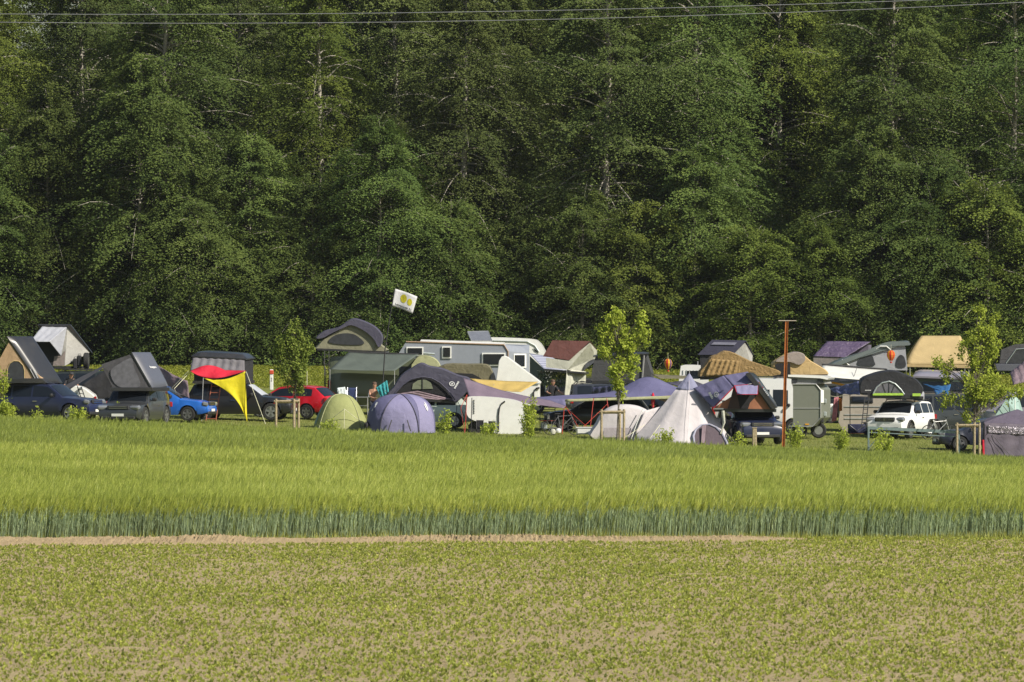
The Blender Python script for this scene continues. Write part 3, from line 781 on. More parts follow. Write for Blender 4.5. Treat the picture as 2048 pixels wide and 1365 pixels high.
    if 'cap' in mats:
        c = hd+Vector((0, 0, .045)); cb = MB().lathe([(.112, 0), (.108, .05), (.07, .09), (0, .10)], c, 'Z', 14)
        cb.add([c+fd*.09+sd*.09, c+fd*.19+sd*.06, c+fd*.19-sd*.06, c+fd*.09-sd*.09], [(0, 1, 2, 3)])
        cb.build('cap', mats['cap'], t, world=False, smooth=60)
    if 'shirt' in mats:
        skin('shirt', [n for n in ('pel', 'waist', 'chest', 'neck', 'shl', 'ell', 'shr', 'elr') if n in J], mats['shirt'], 1.25)
    if 'trousers' in mats:
        skin('trousers', [n for n in ('pel', 'hil', 'knl', 'hir', 'knr') if n in J] if mats.get('short') else [n for n in ('pel', 'hil', 'knl', 'anl', 'hir', 'knr', 'anr') if n in J], mats['trousers'], 1.2)
    return t
f_navy = fabric('navy_canvas', (.075, .072, .105), .08)
f_dgrey = fabric('dark_grey_canvas', (.075, .073, .08), .08)
f_black = fabric('black_canvas', (.028, .028, .032), .03, rough=.55)
f_lgrey = fabric('light_grey_canvas', (.44, .43, .41), .15)
f_silver = fabric('silver_canvas', (.40, .41, .46), .12, rough=.4)
f_beige = fabric('beige_canvas', (.42, .29, .17), .15)
f_sand = fabric('sand_canvas', (.58, .42, .22), .15)
f_tan = fabric('tan_canvas', (.50, .38, .19), .15, bump=.25)
f_brown = fabric('ochre_brown_canvas', (.30, .20, .085), .12, bump=.9, bscale=5)
f_olive = fabric('olive_canvas', (.23, .225, .155), .12)
f_olived = fabric('olive_brown_canvas', (.16, .145, .09), .1, bump=.8)
f_green = fabric('dark_green_canvas', (.095, .115, .10), .1, bump=.25)
f_lime = fabric('lime_canvas', (.36, .385, .16), .25)
f_limed = fabric('pale_lime_canvas', (.42, .43, .25), .2)
f_teal = fabric('pale_teal_canvas', (.28, .40, .34), .2)
f_violet = fabric('violet_canvas', (.135, .13, .24), .08)
f_violetl = fabric('light_violet_canvas', (.25, .235, .39), .12)  # also the lit tone painted on the violet dome's sunward side
f_lilac = fabric('lilac_grey_canvas', (.63, .59, .61), .2, bump=.3)
f_purple = fabric('brown_purple_canvas', (.19, .145, .19), .12)
f_purpled = fabric('dark_purple_canvas', (.115, .10, .14), .08)
f_mauve = fabric('mauve_brown_canvas', (.27, .20, .23), .12, bump=.8)
f_redbr = fabric('red_brown_canvas', (.15, .062, .055), .06)
f_rust = fabric('terracotta_canvas', (.34, .15, .085), .12, bump=.3)
f_pale = fabric('pale_canvas', (.52, .52, .44), .15)
f_white = fabric('white_canvas', (.74, .74, .70), .2, bump=.25)
f_red = fabric('red_flag_cloth', (.62, .022, .05), .2, bump=.7)
f_yel = fabric('yellow_flag_cloth', (.72, .62, .02), .25, bump=.5)
f_ochre = fabric('ochre_tarp', (.55, .40, .13), .2)
f_turq = fabric('turquoise_cloth', (.07, .42, .46), .2)
f_blue = fabric('blue_tarp', (.03, .12, .28), .1)
f_bluesh = fabric('shiny_blue_tarp', (.10, .115, .22), .05, rough=.35, bump=1.0, bscale=7)
p_black = paint('black_shell', (.022, .023, .027), .34, .10)
p_slate = paint('slate_shell', (.085, .09, .115), .4, .05)

# ================================================================== left part of the camp
# navy estate car with the beige wedge tent
car('suv', 'dark navy estate car carrying the beige tent with the tilted black lid', 'car', 96, 240.2, -22, dict(SUV, H=1.62), paint('navy_paint', (.018, .022, .055)))
q = q0(239.6)
t = T('roof_tent', 'beige roof tent with arched window under a steeply tilted black lid', 'roof tent', 50, 768, 239.6)
MB().ext([q(-24, 757, -.1), q(84, 757, -.1), q(96, 767, -.1), q(-24, 767, -.1)], (.3, 1.35, 0)).build('base_tray', p_black, t, bevel=.02)
MB().ext([q(-22, 757), q(17, 686), q(33, 700), q(82, 757)], (.62, 1.1, 0)).build('canvas', f_beige, t)
w_ = panel([q(x, y, -.02) for x, y in ((14, 757), (15, 738), (20, 727), (28, 722), (38, 723), (46, 731), (49, 742), (49, 757))]).build('window', m_winfoil, t, thick=.01)
MB().tube([q(x, y, -.03) for x, y in ((14, 757), (15, 738), (20, 727), (28, 722), (38, 723), (46, 731), (49, 742), (49, 757))], .02, 5).build('window_trim', f_tan, w_)
shell(q(14, 673, -.05), q(78, 768, -.05), q(121, 766, 1.1), q(61, 673, 1.1), .13, .07).build('lid', p_black, t, smooth=35)
for dx in (0, 6):
    MB().tube([q(60+dx, 738, -.06), q(70+dx, 757, -.06)], .012, 5).build('latch', m_chrome, t)

# dark off-roader behind with the light grey wedge tent
car('off_road_car', 'dark off-road car almost hidden behind the grey tarp, under the light grey roof tent', 'car', 138, 252, 178, BOX4, paint('dark_green_paint', (.02, .026, .024)))
q = q0(251.6)
t = T('roof_tent', 'light grey roof tent with a propped silver awning and triangular side', 'roof tent', 120, 735, 251.6)
MB().ext([q(76, 733, -.1), q(134, 733, -.1), q(134, 738, -.1), q(76, 738, -.1)], (.9, 1.3, 0)).build('base_tray', p_black, t)
MB().add([q(72, 684), q(86, 651), q(135, 653), q(130, 732), q(76, 733), q(176, 705, 1.4), q(118, 705, 1.4)], [(0, 1, 2, 3, 4), (2, 5, 3), (1, 6, 5, 2), (0, 4, 6, 1), (4, 3, 5, 6)]).build('canvas', f_lgrey, t)
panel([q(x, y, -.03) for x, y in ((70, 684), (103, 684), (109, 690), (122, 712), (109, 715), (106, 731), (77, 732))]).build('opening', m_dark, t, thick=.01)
panel([q(x, y, -.05) for x, y in ((106, 732), (109, 713), (123, 712), (131, 700), (129, 732))]).build('door_flap', fabric('taupe_canvas', (.24, .20, .19), .1), t, thick=.01)
MB().cloth(q(85, 652, -.05), q(134, 654, -.05), q(103, 684, -.9), q(64, 683, -.9), sag=.02, wr=.012).build('awning', f_silver, t, thick=.012, smooth=180)
panel([q(134, 654, -.05), q(103, 684, -.9), q(123, 712, -.2)]).build('awning_side', f_silver, t, thick=.012)
MB().tube([q(123, 712, -.1), q(103, 684, -.9)], .012, 5).build('awning_strut', m_alu, t)
shell(q(77, 649, -.1), q(142, 649, -.1), q(180, 705, 1.45), q(116, 705, 1.45), .05, .06).build('lid', p_black, t, smooth=35)
for i, (x, y) in enumerate(((150, 728), (158, 722))):
    qq = q(x, y, .2); MB().cbox(qq, (.20, .34, .48), .05).tube([qq+Vector((-.06, 0, .24)), qq+Vector((-.04, 0, .3)), qq+Vector((.06, 0, .3)), qq+Vector((.08, 0, .24))], .014).build('jerry_can', f_black, None, smooth=40)
o = [x for x in col.objects if x.name.startswith('jerry_can')]
tag(o[0], 'black jerry can strapped upright behind the grey roof tent, nearer the tent', 'jerry can', 'jerry cans on the off-road car')
tag(o[1], 'black jerry can strapped behind the grey roof tent, farther out to the right', 'jerry can', 'jerry cans on the off-road car')
sw = thing('spare_wheel', 'spare wheel standing on the roof rack right of the light grey roof tent', 'wheel', q(172, 722, .2))
MB().lathe([(.14, -.1), (.3, -.12), (.36, -.08), (.36, .08), (.3, .12), (.14, .1)], q(172, 722, .2), 'X', 20).build('tyre', m_tyre, sw, smooth=40)
MB().lathe([(0, .09), (.15, .09), (.15, .11), (0, .11)], q(172, 722, .2), 'X', 12).build('rim', m_rim, sw)
rk = thing('roof_rack', 'black roof rack rail frame beneath the jerry cans and spare wheel', 'rack', q(155, 745, .1))
mb = MB()
for x in range(118, 186, 11): mb.tube([q(x, 738), q(x, 752)], .016, 5)
for y in (739, 745, 752): mb.tube([q(112, y), q(184, y)], .018, 5)
mb.build('rails', m_plast, rk)
# dark tarp awning
q = q0(244.4)
t = T('tarp', 'dark grey tarp slung from the black roof tent down towards the navy car', 'tarp', 170, 800, 244.4)
MB().cloth(q(104, 784, -.4), q(146, 777, -1.1), q(222, 726, -.2), q(200, 733, 1.3), sag=.05, wr=.02).build('roof_sheet', f_dgrey, t, thick=.012, smooth=180)
MB().cloth(q(112, 783, -.2), q(145, 777, -1.0), q(136, 806, -.8), q(124, 800, -.3), wr=.02).build('side_sheet', f_dgrey, t, thick=.012, smooth=180)
MB().cloth(q(152, 770, 3.4), q(232, 722, 3.4), q(230, 822, 3.6), q(152, 822, 3.6), wr=.03).build('shade_sheet', f_black, t, thick=.012, smooth=180)  # black sheet added to stand for the shade under the tarp
MB().tube([q(146, 777, -1.1), q(138, 835, -1.2)], .014).build('pole', m_alu, t)
# teardrop trailer
q = q0(246.2)
t = T('teardrop_trailer', 'small white teardrop trailer with dark round window under the dark tarp', 'trailer', 162, 845, 246.2)
MB().ext(smooth_line([q(x, y) for x, y in ((133, 790), (139, 777), (150, 772), (165, 775), (180, 785), (190, 797), (189, 838), (150, 840), (136, 815))], 4), (0, 1.5, 0)).build('body', m_white, t, smooth=40, bevel=.03)
MB().lathe([(0, -.02), (.16, -.02), (.16, .02), (0, .02)], q(158, 801, -.02), 'Y', 18).build('window', m_glass, t)
MB().box(q(155, 788, -.02), (.15, .03, .1)).build('vent', m_steel, t)
MB().cbox(q(190, 803, .1), (.1, .3, .42), .03).build('tail_lamp', m_tail, t)
for dy in (.2, 1.3): MB().lathe([(0, -.09), (.2, -.09), (.3, -.08), (.3, .08), (.2, .09), (0, .09)], q(165, 838, dy), 'Y', 16).build('wheel', m_tyre, t, smooth=40)
tag(ladder(t, q(156, 773, -.35), q(173, 822, -.7), q(164, 775, -.35), q(181, 822, -.7), 6, m_plast).build('ladder', m_plast), 'black folding ladder leaning over the white teardrop trailer', 'ladder')
# grey off-roader with the tilted-lid dark tent
car('off_road_car', 'dark grey boxy car facing the field, under the dark tent with a tilted slate lid', 'car', 270, 235.2, -104, dict(BOX4, H=1.52, zb=1.0, zh=.97), paint('graphite_paint', (.035, .038, .042)))
q = q0(234.2)
t = T('roof_tent', 'dark grey roof tent with mesh side and tilted slate-blue lid bearing white letters', 'roof tent', 265, 780, 234.2)
MB().ext([q(222, 775, -.05), q(306, 775, -.05), q(306, 783, -.05), q(222, 783, -.05)], (.6, 1.3, 0)).build('base_tray', p_black, t, bevel=.02)
MB().add([q(203, 729, .1), q(264, 708), q(301, 776), q(226, 776), q(206, 738, .05), q(224, 727, 1.3), q(290, 707, 1.3), q(328, 775, 1.3), q(244, 776, 1.3)],
         [(0, 1, 2, 3, 4), (0, 5, 6, 1), (1, 6, 7, 2), (3, 8, 5, 0, 4), (5, 8, 7, 6), (2, 7, 8, 3)]).build('canvas', f_dgrey, t)
panel(smooth_line([q(x, y, -.03) for x, y in ((221, 744), (240, 727), (263, 717), (268, 735), (280, 773), (236, 773))], 4)).build('mesh_window', m_screen, t, thick=.01)
lid = shell(q(264, 705, -.06), q(305, 777, -.06), q(333, 773, 1.3), q(297, 705, 1.3), .10, .06).build('lid', p_slate, t, smooth=35)
A_, B_, D_ = q(264, 705, -.06), q(305, 777, -.06), q(297, 705, 1.3)
nl_ = ((B_-A_).cross(D_-A_)).normalized(); nl_ = nl_ if nl_.y < 0 else -nl_
text_parts('hepo', lambda u, v: A_+(D_-A_)*(.36+.34*u)+(B_-A_)*(.47-.17*v)+nl_*.112, True).build('lettering', m_inkw, lid)
# mauve awning tent behind
q = q0(243.0)
t = T('awning_tent', 'crumpled mauve-brown awning hanging between the slate lid tent and the black SUV', 'awning', 350, 803, 243.0)
MB().cloth(q(312, 730, .9), q(376, 762, -.3), q(380, 806, -.4), q(318, 782, .8), 16, 12, sag=.12, wr=.05, fr=2.5).build('sheet', f_mauve, t, thick=.012, smooth=180)
MB().cloth(q(336, 783, -.7), q(352, 780, -.9), q(374, 806, -.9), q(340, 808, -.7), wr=.02).build('mesh_panel', m_screen, t, thick=.01, smooth=180)
MB().tube([q(345, 778, -1.1), q(381, 742, -1.4)], .010).build('guy_rope', m_rope, t)
# blue hatchback
car('hatchback', 'bright blue car with its bonnet showing right of the graphite off-road car', 'car', 322, 240.8, -12, dict(HATCH, L=4.5, H=1.5, xc=1.1, xrb=-2.05), paint('blue_paint', (.02, .13, .52), .25, .05), rails=False)
# black SUV with pop-up tent and flag tarp
car('suv', 'black SUV with a silver sunshade over its windscreen beside the yellow flag tarp', 'car', 482, 245.0, -9, dict(SUV, L=4.7, H=1.62, shade=1), paint('black_paint', (.014, .015, .018)))
q = q0(244.2)
t = T('roof_tent', 'black pop-up box roof tent with grey mesh curtain walls above the red flag band', 'roof tent', 445, 760, 244.2)
shell(q(383, 712, -.1), q(492, 718, -.1), q(508, 716, 1.3), q(400, 709, 1.3), .22, .05).build('top_shell', p_black, t, smooth=35)
MB().ext([q(388, 715), q(489, 719), q(489, 762), q(388, 762)], (.32, 1.2, .02)).build('box_walls', f_black, t)
MB().cloth(q(386, 714, -.06), q(489, 719, -.06), q(490, 745, -.25), q(381, 742, -.35), 34, 6, wr=.03, fr=7).build('curtain', fabric('grey_mesh', (.20, .19, .21), .2), t, thick=.008, smooth=180)
MB().ext([q(385, 762, -.05), q(492, 762, -.05), q(492, 768, -.05), q(385, 768, -.05)], (.32, 1.25, .02)).build('base_tray', p_black, t)
t = T('flag_tarp', 'black, red and yellow flag sail spread down from the black pop-up roof tent', 'sail', 450, 840, 242.4)
q = q0(242.4)
def lens(u, v):
    a = (380+u*110, 742-math.sin(min(1, u*1.6)*3.14)*10-math.sin(u*3.14)*1); b = (380+u*110, 742+math.sin(u**.8*3.14)*15)
    return q(a[0], a[1]+(b[1]-a[1])*v, .75-.5*v+.05*math.sin(u*17+v*3))
MB().grid(lens, 24, 6).build('red_band', f_red, t, thick=.01, smooth=180)
def yel(u, v):
    tl, tr, bt = (407, 757), (490, 743), (495, 845)
    e0 = (tl[0]+(bt[0]-tl[0])*v+22*math.sin(v*3.14)*.7, tl[1]+(bt[1]-tl[1])*v-7*math.sin(v*3.14)); e1 = (tr[0]+(bt[0]-tr[0])*v, tr[1]+(bt[1]-tr[1])*v)
    return q(e0[0]+(e1[0]-e0[0])*u, e0[1]+(e1[1]-e0[1])*u+(9*math.sin(u*3.14) if v == 0 else 9*math.sin(u*3.14)*(1-v)), .25-.5*v+.03*math.sin(u*9+v*7))
MB().grid(yel, 18, 20).build('yellow_panel', f_yel, t, thick=.01, smooth=180)
MB().tube([q(406, 756, .2), q(403, 842, .1)], .016).build('pole', m_alu, t)
MB().tube([q(381, 742, .7), q(345, 783, -.6)], .011).build('guy_rope', m_rope, t)
MB().tube([q(492, 744, .2), q(534, 849, -1.2)], .013).build('guy_rope', m_rope, t)
tag(ladder(0, q(422, 764, .9), q(411, 842, .3), q(440, 764, .9), q(431, 842, .3), 6, m_redpole).build('ladder', mat('red_brown_metal', (.30, .085, .045), .5)), 'red-brown ladder leaning on the black SUV behind the yellow sail', 'ladder')
# red hatchback
car('hatchback', 'red hatchback seen from behind, parked beside the pale green dome tent', 'car', 584, 249.2, 156, HATCH, paint('red_paint', (.52, .008, .018), .25, .03), rails=False)
# site marker and canes on the meadow
q = q0(262)
t = T('site_marker', 'small white site marker post with a red cap in front of the meadow', 'marker', 543, 780, 262)
MB().cbox(q(543, 760), (.16, .10, .95), .02).build('post', m_plate, t)
MB().cbox(q(543, 745, -.02), (.19, .12, .2), .03).build('cap', mat('orange_red', (.5, .07, .03), .5), t)
text_parts('2', lambda u, v: q(541.5, 763, -.06)+Vector((.07*u, 0, .11*v))).build('numeral', m_ink, t)
for px in (614,):
    tag(MB().tube([q(px, 742), q(px, 785)], .016, 5).build('cane', m_rope), 'thin pale cane standing in the meadow right of the round sapling', 'pole')

# ================================================================== middle: green van and flag
car('van', 'tall olive green van behind the dark green awning, red tail lamp at its left', 'van', 772, 257.4, 1, dict(VAN, H=2.72, zb=1.5, wins=[(.6, 1.5)]), paint('olive_paint', (.085, .10, .062)), rails=False)
q = q0(256.3)
t = T('roof_tent', 'olive roof tent with a wide arched window and bunched navy fly on top', 'roof tent', 700, 702, 256.3)
vault([q(x, y) for x, y in ((631, 695), (648, 676), (672, 661), (700, 647), (722, 651), (745, 668), (764, 690), (774, 703), (700, 703), (632, 697))], 1.6, .93, n=3).build('canvas', f_olive, t, smooth=60)
w_ = panel(smooth_line([q(x, y, -.04) for x, y in ((658, 685), (668, 672), (690, 667), (712, 671), (728, 688), (692, 690))], 4)).build('window', m_winfoil, t, thick=.01)
vault([q(x, y, -.15) for x, y in ((632, 676), (650, 662), (678, 655), (698, 641), (712, 638), (735, 646), (752, 656), (764, 672), (762, 690), (757, 694), (748, 678), (730, 662), (704, 650), (688, 655), (664, 666), (645, 676))], 1.9, .98, n=3).build('fly_sheet', f_navy, t, smooth=60)
MB().ext([q(634, 697, -.05), q(772, 703, -.05), q(772, 707, -.05), q(634, 701, -.05)], (.1, 1.7, 0)).build('base_tray', p_black, t)
MB().tube([q(640, 700, .3), q(651, 742, .3), q(651, 790, .3)], .02).build('support_leg', m_plast, t)
tag(ladder(0, q(649, 703, -.2), q(650, 790, -.5), q(658, 703, -.2), q(659, 790, -.5), 9, m_plast).build('ladder', m_plast), 'dark ladder standing under the left end of the olive roof tent', 'ladder')
q = q0(253.6)
t = T('awning', 'dark green sloping awning stretched in front of the olive van on pale poles', 'awning', 745, 745, 253.6)
MB().cloth(q(694, 705, 2.2), q(836, 709, 2.2), q(790, 742, 0), q(660, 739, 0), 18, 10, sag=.05, wr=.012).build('sheet', f_green, t, thick=.012, smooth=180)
for a, b in (((660, 739), (659, 800)), ((789, 742), (789, 800))):
    MB().tube([q(*a), q(*b)], .017).build('pole', m_alu, t)
MB().tube([q(694, 705, 2.2), q(836, 709, 2.2)], .035).build('rail', m_plast, t)
MB().tube([q(845, 707, 2.1), q(868, 709, 2.1)], .06).build('rolled_edge', m_steel, t)
q = q0(255.6)
t = T('canvas_tent', 'small lime canvas tent end at the right of the dark green awning', 'tent', 850, 740, 255.6)
vault([q(x, y) for x, y in ((822, 742), (832, 716), (848, 710), (866, 715), (878, 726), (877, 742))], 1.6, .95, n=2).build('canvas', f_limed, t, smooth=50)
# flag on its pole
q = q0(251)
t = T('flag', 'white flag with two yellow lemons and dark lettering on a thin dark pole', 'flag', 770, 800, 251)
MB().tube([q(764, 792), q(770, 700), q(779, 640), q(790, 577)], .034, 6, .020).build('pole', m_plast, t)
A_, U_, V_ = q(783, 612), q(825, 628)-q(783, 612), q(790.5, 578)-q(783, 612)
fl = lambda u, v, d=0.0: A_+U_*u+V_*v+Vector((0, .05*math.sin(u*6)-d, .05*math.sin(u*3.1)*.5))
c_ = MB().grid(lambda u, v: fl(u, v)+Vector((.05*u*v, 0, 0)), 14, 8).build('cloth', fabric('flag_cloth', (.74, .74, .76), .3, .2), t, thick=.006, smooth=180)
def disc(cu_, cv_, ru, rv): return panel([fl(cu_+ru*math.cos(k*.314), cv_+rv*math.sin(k*.314), .012) for k in range(20)])
disc(.47, .61, .15, .24).build('lemon', fabric('lemon_print', (.55, .50, .03), .2), c_)
disc(.77, .55, .11, .20).build('lemon', MATS['lemon_print'], c_)
text_parts('Lemonwelt 21', lambda u, v: fl(.14+.76*u, .12+.20*v*4.2, .012), True).build('lettering', m_ink, c_)
# camping furniture by the van
q = q0(247)
t = T('camping_table', 'white folding camping table beside the shirtless person', 'table', 724, 830, 247)
MB().cbox(q(724, 795, .3), (.52, .62, .03), .01).build('table_top', m_alu, t)
for x in (713, 735):
    for dy in (0, .6): MB().tube([q(x, 796, dy), q(x, 834, dy)], .012, 5).build('leg', m_alu, t)
MB().tube([q(713, 812, 0), q(735, 812, 0)], .011, 5).build('stretcher', m_alu, t)
tag(MB().lathe([(0, 0), (.04, 0), (.04, .17), (.015, .22), (.015, .26), (0, .26)], q(738, 795, .3), 'Z', 10).build('bottle', m_plate, smooth=50), 'white bottle at the right end of the camping table', 'bottle')
def chair(px, py, Y, lab, m, fm=None, k=1.0):
    fm = fm or m_alu; q_ = q0(Y); q = lambda x, y, d=0.0: q_(px+(x-px)*(.4+.6*k), py+(y-py)*k, d*k)
    t = T('camping_chair', lab, 'chair', px, py, Y, 'camping chairs')
    MB().cloth(q(px-9, py-52), q(px+9, py-52), q(px+9, py-24, -.05), q(px-9, py-24, -.05), 6, 6, wr=.01).build('backrest', m, t, thick=.02, smooth=180)
    MB().cloth(q(px-9, py-24, -.05), q(px+9, py-24, -.05), q(px+10, py-22, -.5), q(px-10, py-22, -.5), 6, 6, sag=.03).build('seat', m, t, thick=.02, smooth=180)
    for s in (-1, 1):
        MB().tube([q(px+9*s, py-53), q(px+9*s, py, -.5)], .012, 5).build('leg', fm, t)
        MB().tube([q(px+10*s, py-22, -.5), q(px+9*s, py, .05)], .012, 5).build('leg', fm, t)
    return t
chair(704, 828, 247.6, 'blue camping chair behind the camping table', fabric('blue_chair_cloth', (.03, .045, .12), .1))
chair(684, 834, 246.4, 'camping chair draped with a pale striped towel beside the green dome tent', fabric('dark_chair_cloth', (.05, .05, .06), .1))
stripe = mat('striped_cloth', (.62, .68, .68), .8, var=.3, scale=14)
o = MB().cloth(q(675, 776, -.75), q(691, 774, -.75), q(699, 806, -.85), q(681, 808, -.85), 8, 8, wr=.02).build('towel', stripe, None, thick=.01, smooth=180)
tag(o, 'pale striped towel hanging over the back of the left camping chair', 'towel')
m_skin = mat('skin', (.48, .26, .17), .55, var=.06)
m_hair = mat('brown_hair', (.09, .05, .03), .7, var=.2)
g0 = gz((748-1024)*246.2/F, 246.2); c0 = P(748, 755, 246.2); hz_ = c0.z-g0
person('shirtless person in dark shorts holding up a turquoise towel beside the camping table', Vector((c0.x, 246.2, g0)),
       {'pel': (-.02, 0, .92), 'waist': (-.02, 0, 1.08), 'chest': (-.02, 0, 1.34), 'neck': (.0, -.02, 1.50), 'head0': (.02, -.03, 1.58), 'head': (.035, -.05, 1.68), 'crown': (.03, -.04, 1.77), 'face': (.8, -.6, 0),
        'shl': (-.19, .02, 1.42), 'ell': (-.17, -.15, 1.16), 'wrl': (.03, -.32, 1.10), 'hal': (.10, -.36, 1.12), 'shr': (.16, -.06, 1.42), 'elr': (.30, -.22, 1.27), 'wrr': (.44, -.34, 1.36), 'har': (.50, -.37, 1.40),
        'hil': (-.12, 0, .88), 'knl': (-.14, -.04, .48), 'anl': (-.14, .02, .08), 'tol': (-.12, -.15, .03), 'hir': (.08, 0, .88), 'knr': (.10, -.04, .48), 'anr': (.12, .02, .08), 'tor': (.15, -.14, .03)},
       dict(skin=m_skin, hair=m_hair, trousers=mat('dark_shorts', (.04, .045, .06), .8), short=1))
q = q0(245.8)
tag(MB().cloth(q(752, 776), q(774, 761), q(778, 786), q(762, 796, .05), 12, 10, wr=.03).build('towel', f_turq, None, thick=.01, smooth=180), 'turquoise towel held up in front of the shirtless person', 'towel')
# olive-brown roof tent on a pale car and the ochre tarp
q = q0(254.6)
t = T('roof_tent', 'olive-brown crumpled roof tent with dark opening left of the white folding caravan', 'roof tent', 935, 768, 254.6)
vault([q(x, y) for x, y in ((868, 743), (892, 728), (935, 728), (974, 729), (986, 745), (992, 768), (976, 768), (935, 764), (890, 752))], 1.7, .95, n=3).build('canvas', f_olived, t, smooth=50)
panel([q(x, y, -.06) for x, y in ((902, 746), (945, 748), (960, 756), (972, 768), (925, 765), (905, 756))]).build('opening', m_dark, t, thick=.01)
panel(smooth_line([q(x, y, -.06) for x, y in ((982, 768), (982, 752), (987, 745), (991, 756), (992, 768))], 3)).build('window', m_winfoil, t, thick=.01)
car('estate_car', 'pale car mostly hidden under the olive-brown roof tent', 'car', 930, 256.6, 178, ESTATE, m_white)
q = q0(252.4)
t = T('tarp', 'ochre yellow tarp stretched in front of the white folding caravan', 'tarp', 1010, 785, 252.4)
MB().cloth(q(938, 757), q(1077, 764, .3), q(1042, 784, -1.2), q(975, 776, -.9), sag=.08, wr=.02).build('sheet', f_ochre, t, thick=.012, smooth=180)
MB().tube([q(988, 768, -.5), q(988, 800, -.5)], .014).build('pole', m_alu, t)
# white folding caravan
q = q0(255.4)
t = T('folding_caravan', 'white A-frame folding caravan with pointed roof beside the grey camper truck', 'caravan', 1035, 830, 255.4)
MB().ext([q(x, y) for x, y in ((991, 772), (998, 722), (1003, 714), (1009, 712), (1016, 715), (1081, 764), (1081, 768))], (.05, 2.0, 0)).build('roof', m_white, t, bevel=.02)
MB().ext([q(x, y, .03) for x, y in ((993, 768), (1079, 768), (1079, 812), (993, 812))], (.05, 1.95, 0)).build('body', m_white, t, bevel=.03)
MB().tube([q(1067, 800, -.03), q(1067, 785, -.03), q(1073, 777, -.03), q(1079, 776, -.03)], .045).build('wheel_arch_trim', m_plast, t)
MB().box(q(1036, 767.5, -.02), (1.9, .04, .04)).build('seam', m_steel, t)
for dy in (.1, 1.8): MB().lathe([(0, -.09), (.3, -.09), (.3, .09), (0, .09)], q(1040, 818, dy), 'Y', 16).build('wheel', m_tyre, t)
# grey camper truck
q = q0(273)
m_cgrey = mat('camper_grey', (.235, .255, .30), .45, var=.04, dirt=.05)
t = T('camper_truck', 'blue-grey camper with white-framed windows and a slanted left front', 'camper', 925, 790, 273)
MB().add([q(797, 708), q(812, 684), q(1008, 690), q(1016, 703), q(1016, 785), q(797, 785), q(1059, 707, 1.3), q(1059, 785, 1.3), q(1043, 693, 1.1), q(812, 684, 2.4), q(1059, 690, 2.4), q(797, 785, 2.4), q(797, 708, 2.4), q(1059, 785, 2.4)],
         [(0, 1, 2, 3, 4, 5), (3, 6, 7, 4), (2, 8, 6, 3), (1, 9, 10, 8, 2), (6, 10, 13, 7), (8, 10, 6), (0, 5, 11, 12), (0, 12, 9, 1), (9, 12, 11, 13, 10)]).build('body', m_cgrey, t)
MB().tube([q(812, 684, -.02), q(1008, 690, -.02), q(1016, 703, -.02), q(1016, 785, -.02)], .035, 5).build('edge_trim', mat('brown_trim', (.30, .20, .13), .5), t)
for x0, y0, x1, y1, d0, d1 in ((813, 694, 847, 712, 0, 0), (884, 693, 903, 717, 0, 0), (964, 706, 1011, 732, 0, 0), (1027, 708, 1052, 736, .36, 1.06)):
    fr = MB().add([q(x0, y0, d0-.05), q(x1, y0, d1-.05), q(x1, y1, d1-.05), q(x0, y1, d0-.05)], [(0, 1, 2, 3)]).build('window', m_plate, t, thick=.05)
    e = 2.6; MB().add([q(x0+e, y0+e, d0-.10+.10*(d1-d0)), q(x1-e, y0+e, d1-.10-.10*(d1-d0)), q(x1-e, y1-e, d1-.10-.10*(d1-d0)), q(x0+e, y1-e, d0-.10+.10*(d1-d0))], [(0, 1, 2, 3)]).build('pane', m_glass, fr, thick=.02)
MB().ext([q(840, 683, .3), q(842, 679.5, .3), q(1005, 685, .3), q(1008, 690, .3)], (.1, 1.6, 0)).build('roof_cap', m_white, t)
MB().add([q(935, 664, 1.2), q(976, 663, 1.2), q(984, 682, .4), q(943, 682, .4)], [(0, 1, 2, 3)]).build('roof_hatch', mat('tinted_hatch', (.16, .17, .20), .2, coat=.5), t, thick=.05)
MB().tube([q(935, 664, 1.18), q(976, 663, 1.18), q(984, 682, .38), q(943, 682, .38), q(935, 664, 1.18)], .03, 5).build('hatch_frame', m_alu, t)
for dx in (860, 980): MB().lathe([(0, -.15), (.45, -.15), (.45, .15), (0, .15)], q(dx, 800, .3), 'Y', 18).build('wheel', m_tyre, t)
# white coach-built camper behind it
q = q0(281)
t = T('motorhome', 'white motorhome with rounded cab nose behind the blue-grey camper', 'motorhome', 1030, 770, 281)
MB().ext(smooth_line([q(x, y) for x, y in ((960, 687), (962, 678), (985, 675), (1060, 678), (1076, 684), (1085, 696), (1092, 716), (1094, 765), (960, 765))], 3), (.1, 2.3, 0)).build('body', m_white, t, smooth=35)
MB().tube([q(985, 682, -.03), q(1055, 684, -.03), q(1070, 692, -.03), q(1078, 704, -.03)], .03, 5).build('stripe', m_steel, t)
panel([q(x, y, -.03) for x, y in ((1066, 697), (1074, 702), (1078, 707), (1070, 703))]).build('window', m_glass, t, thick=.02)
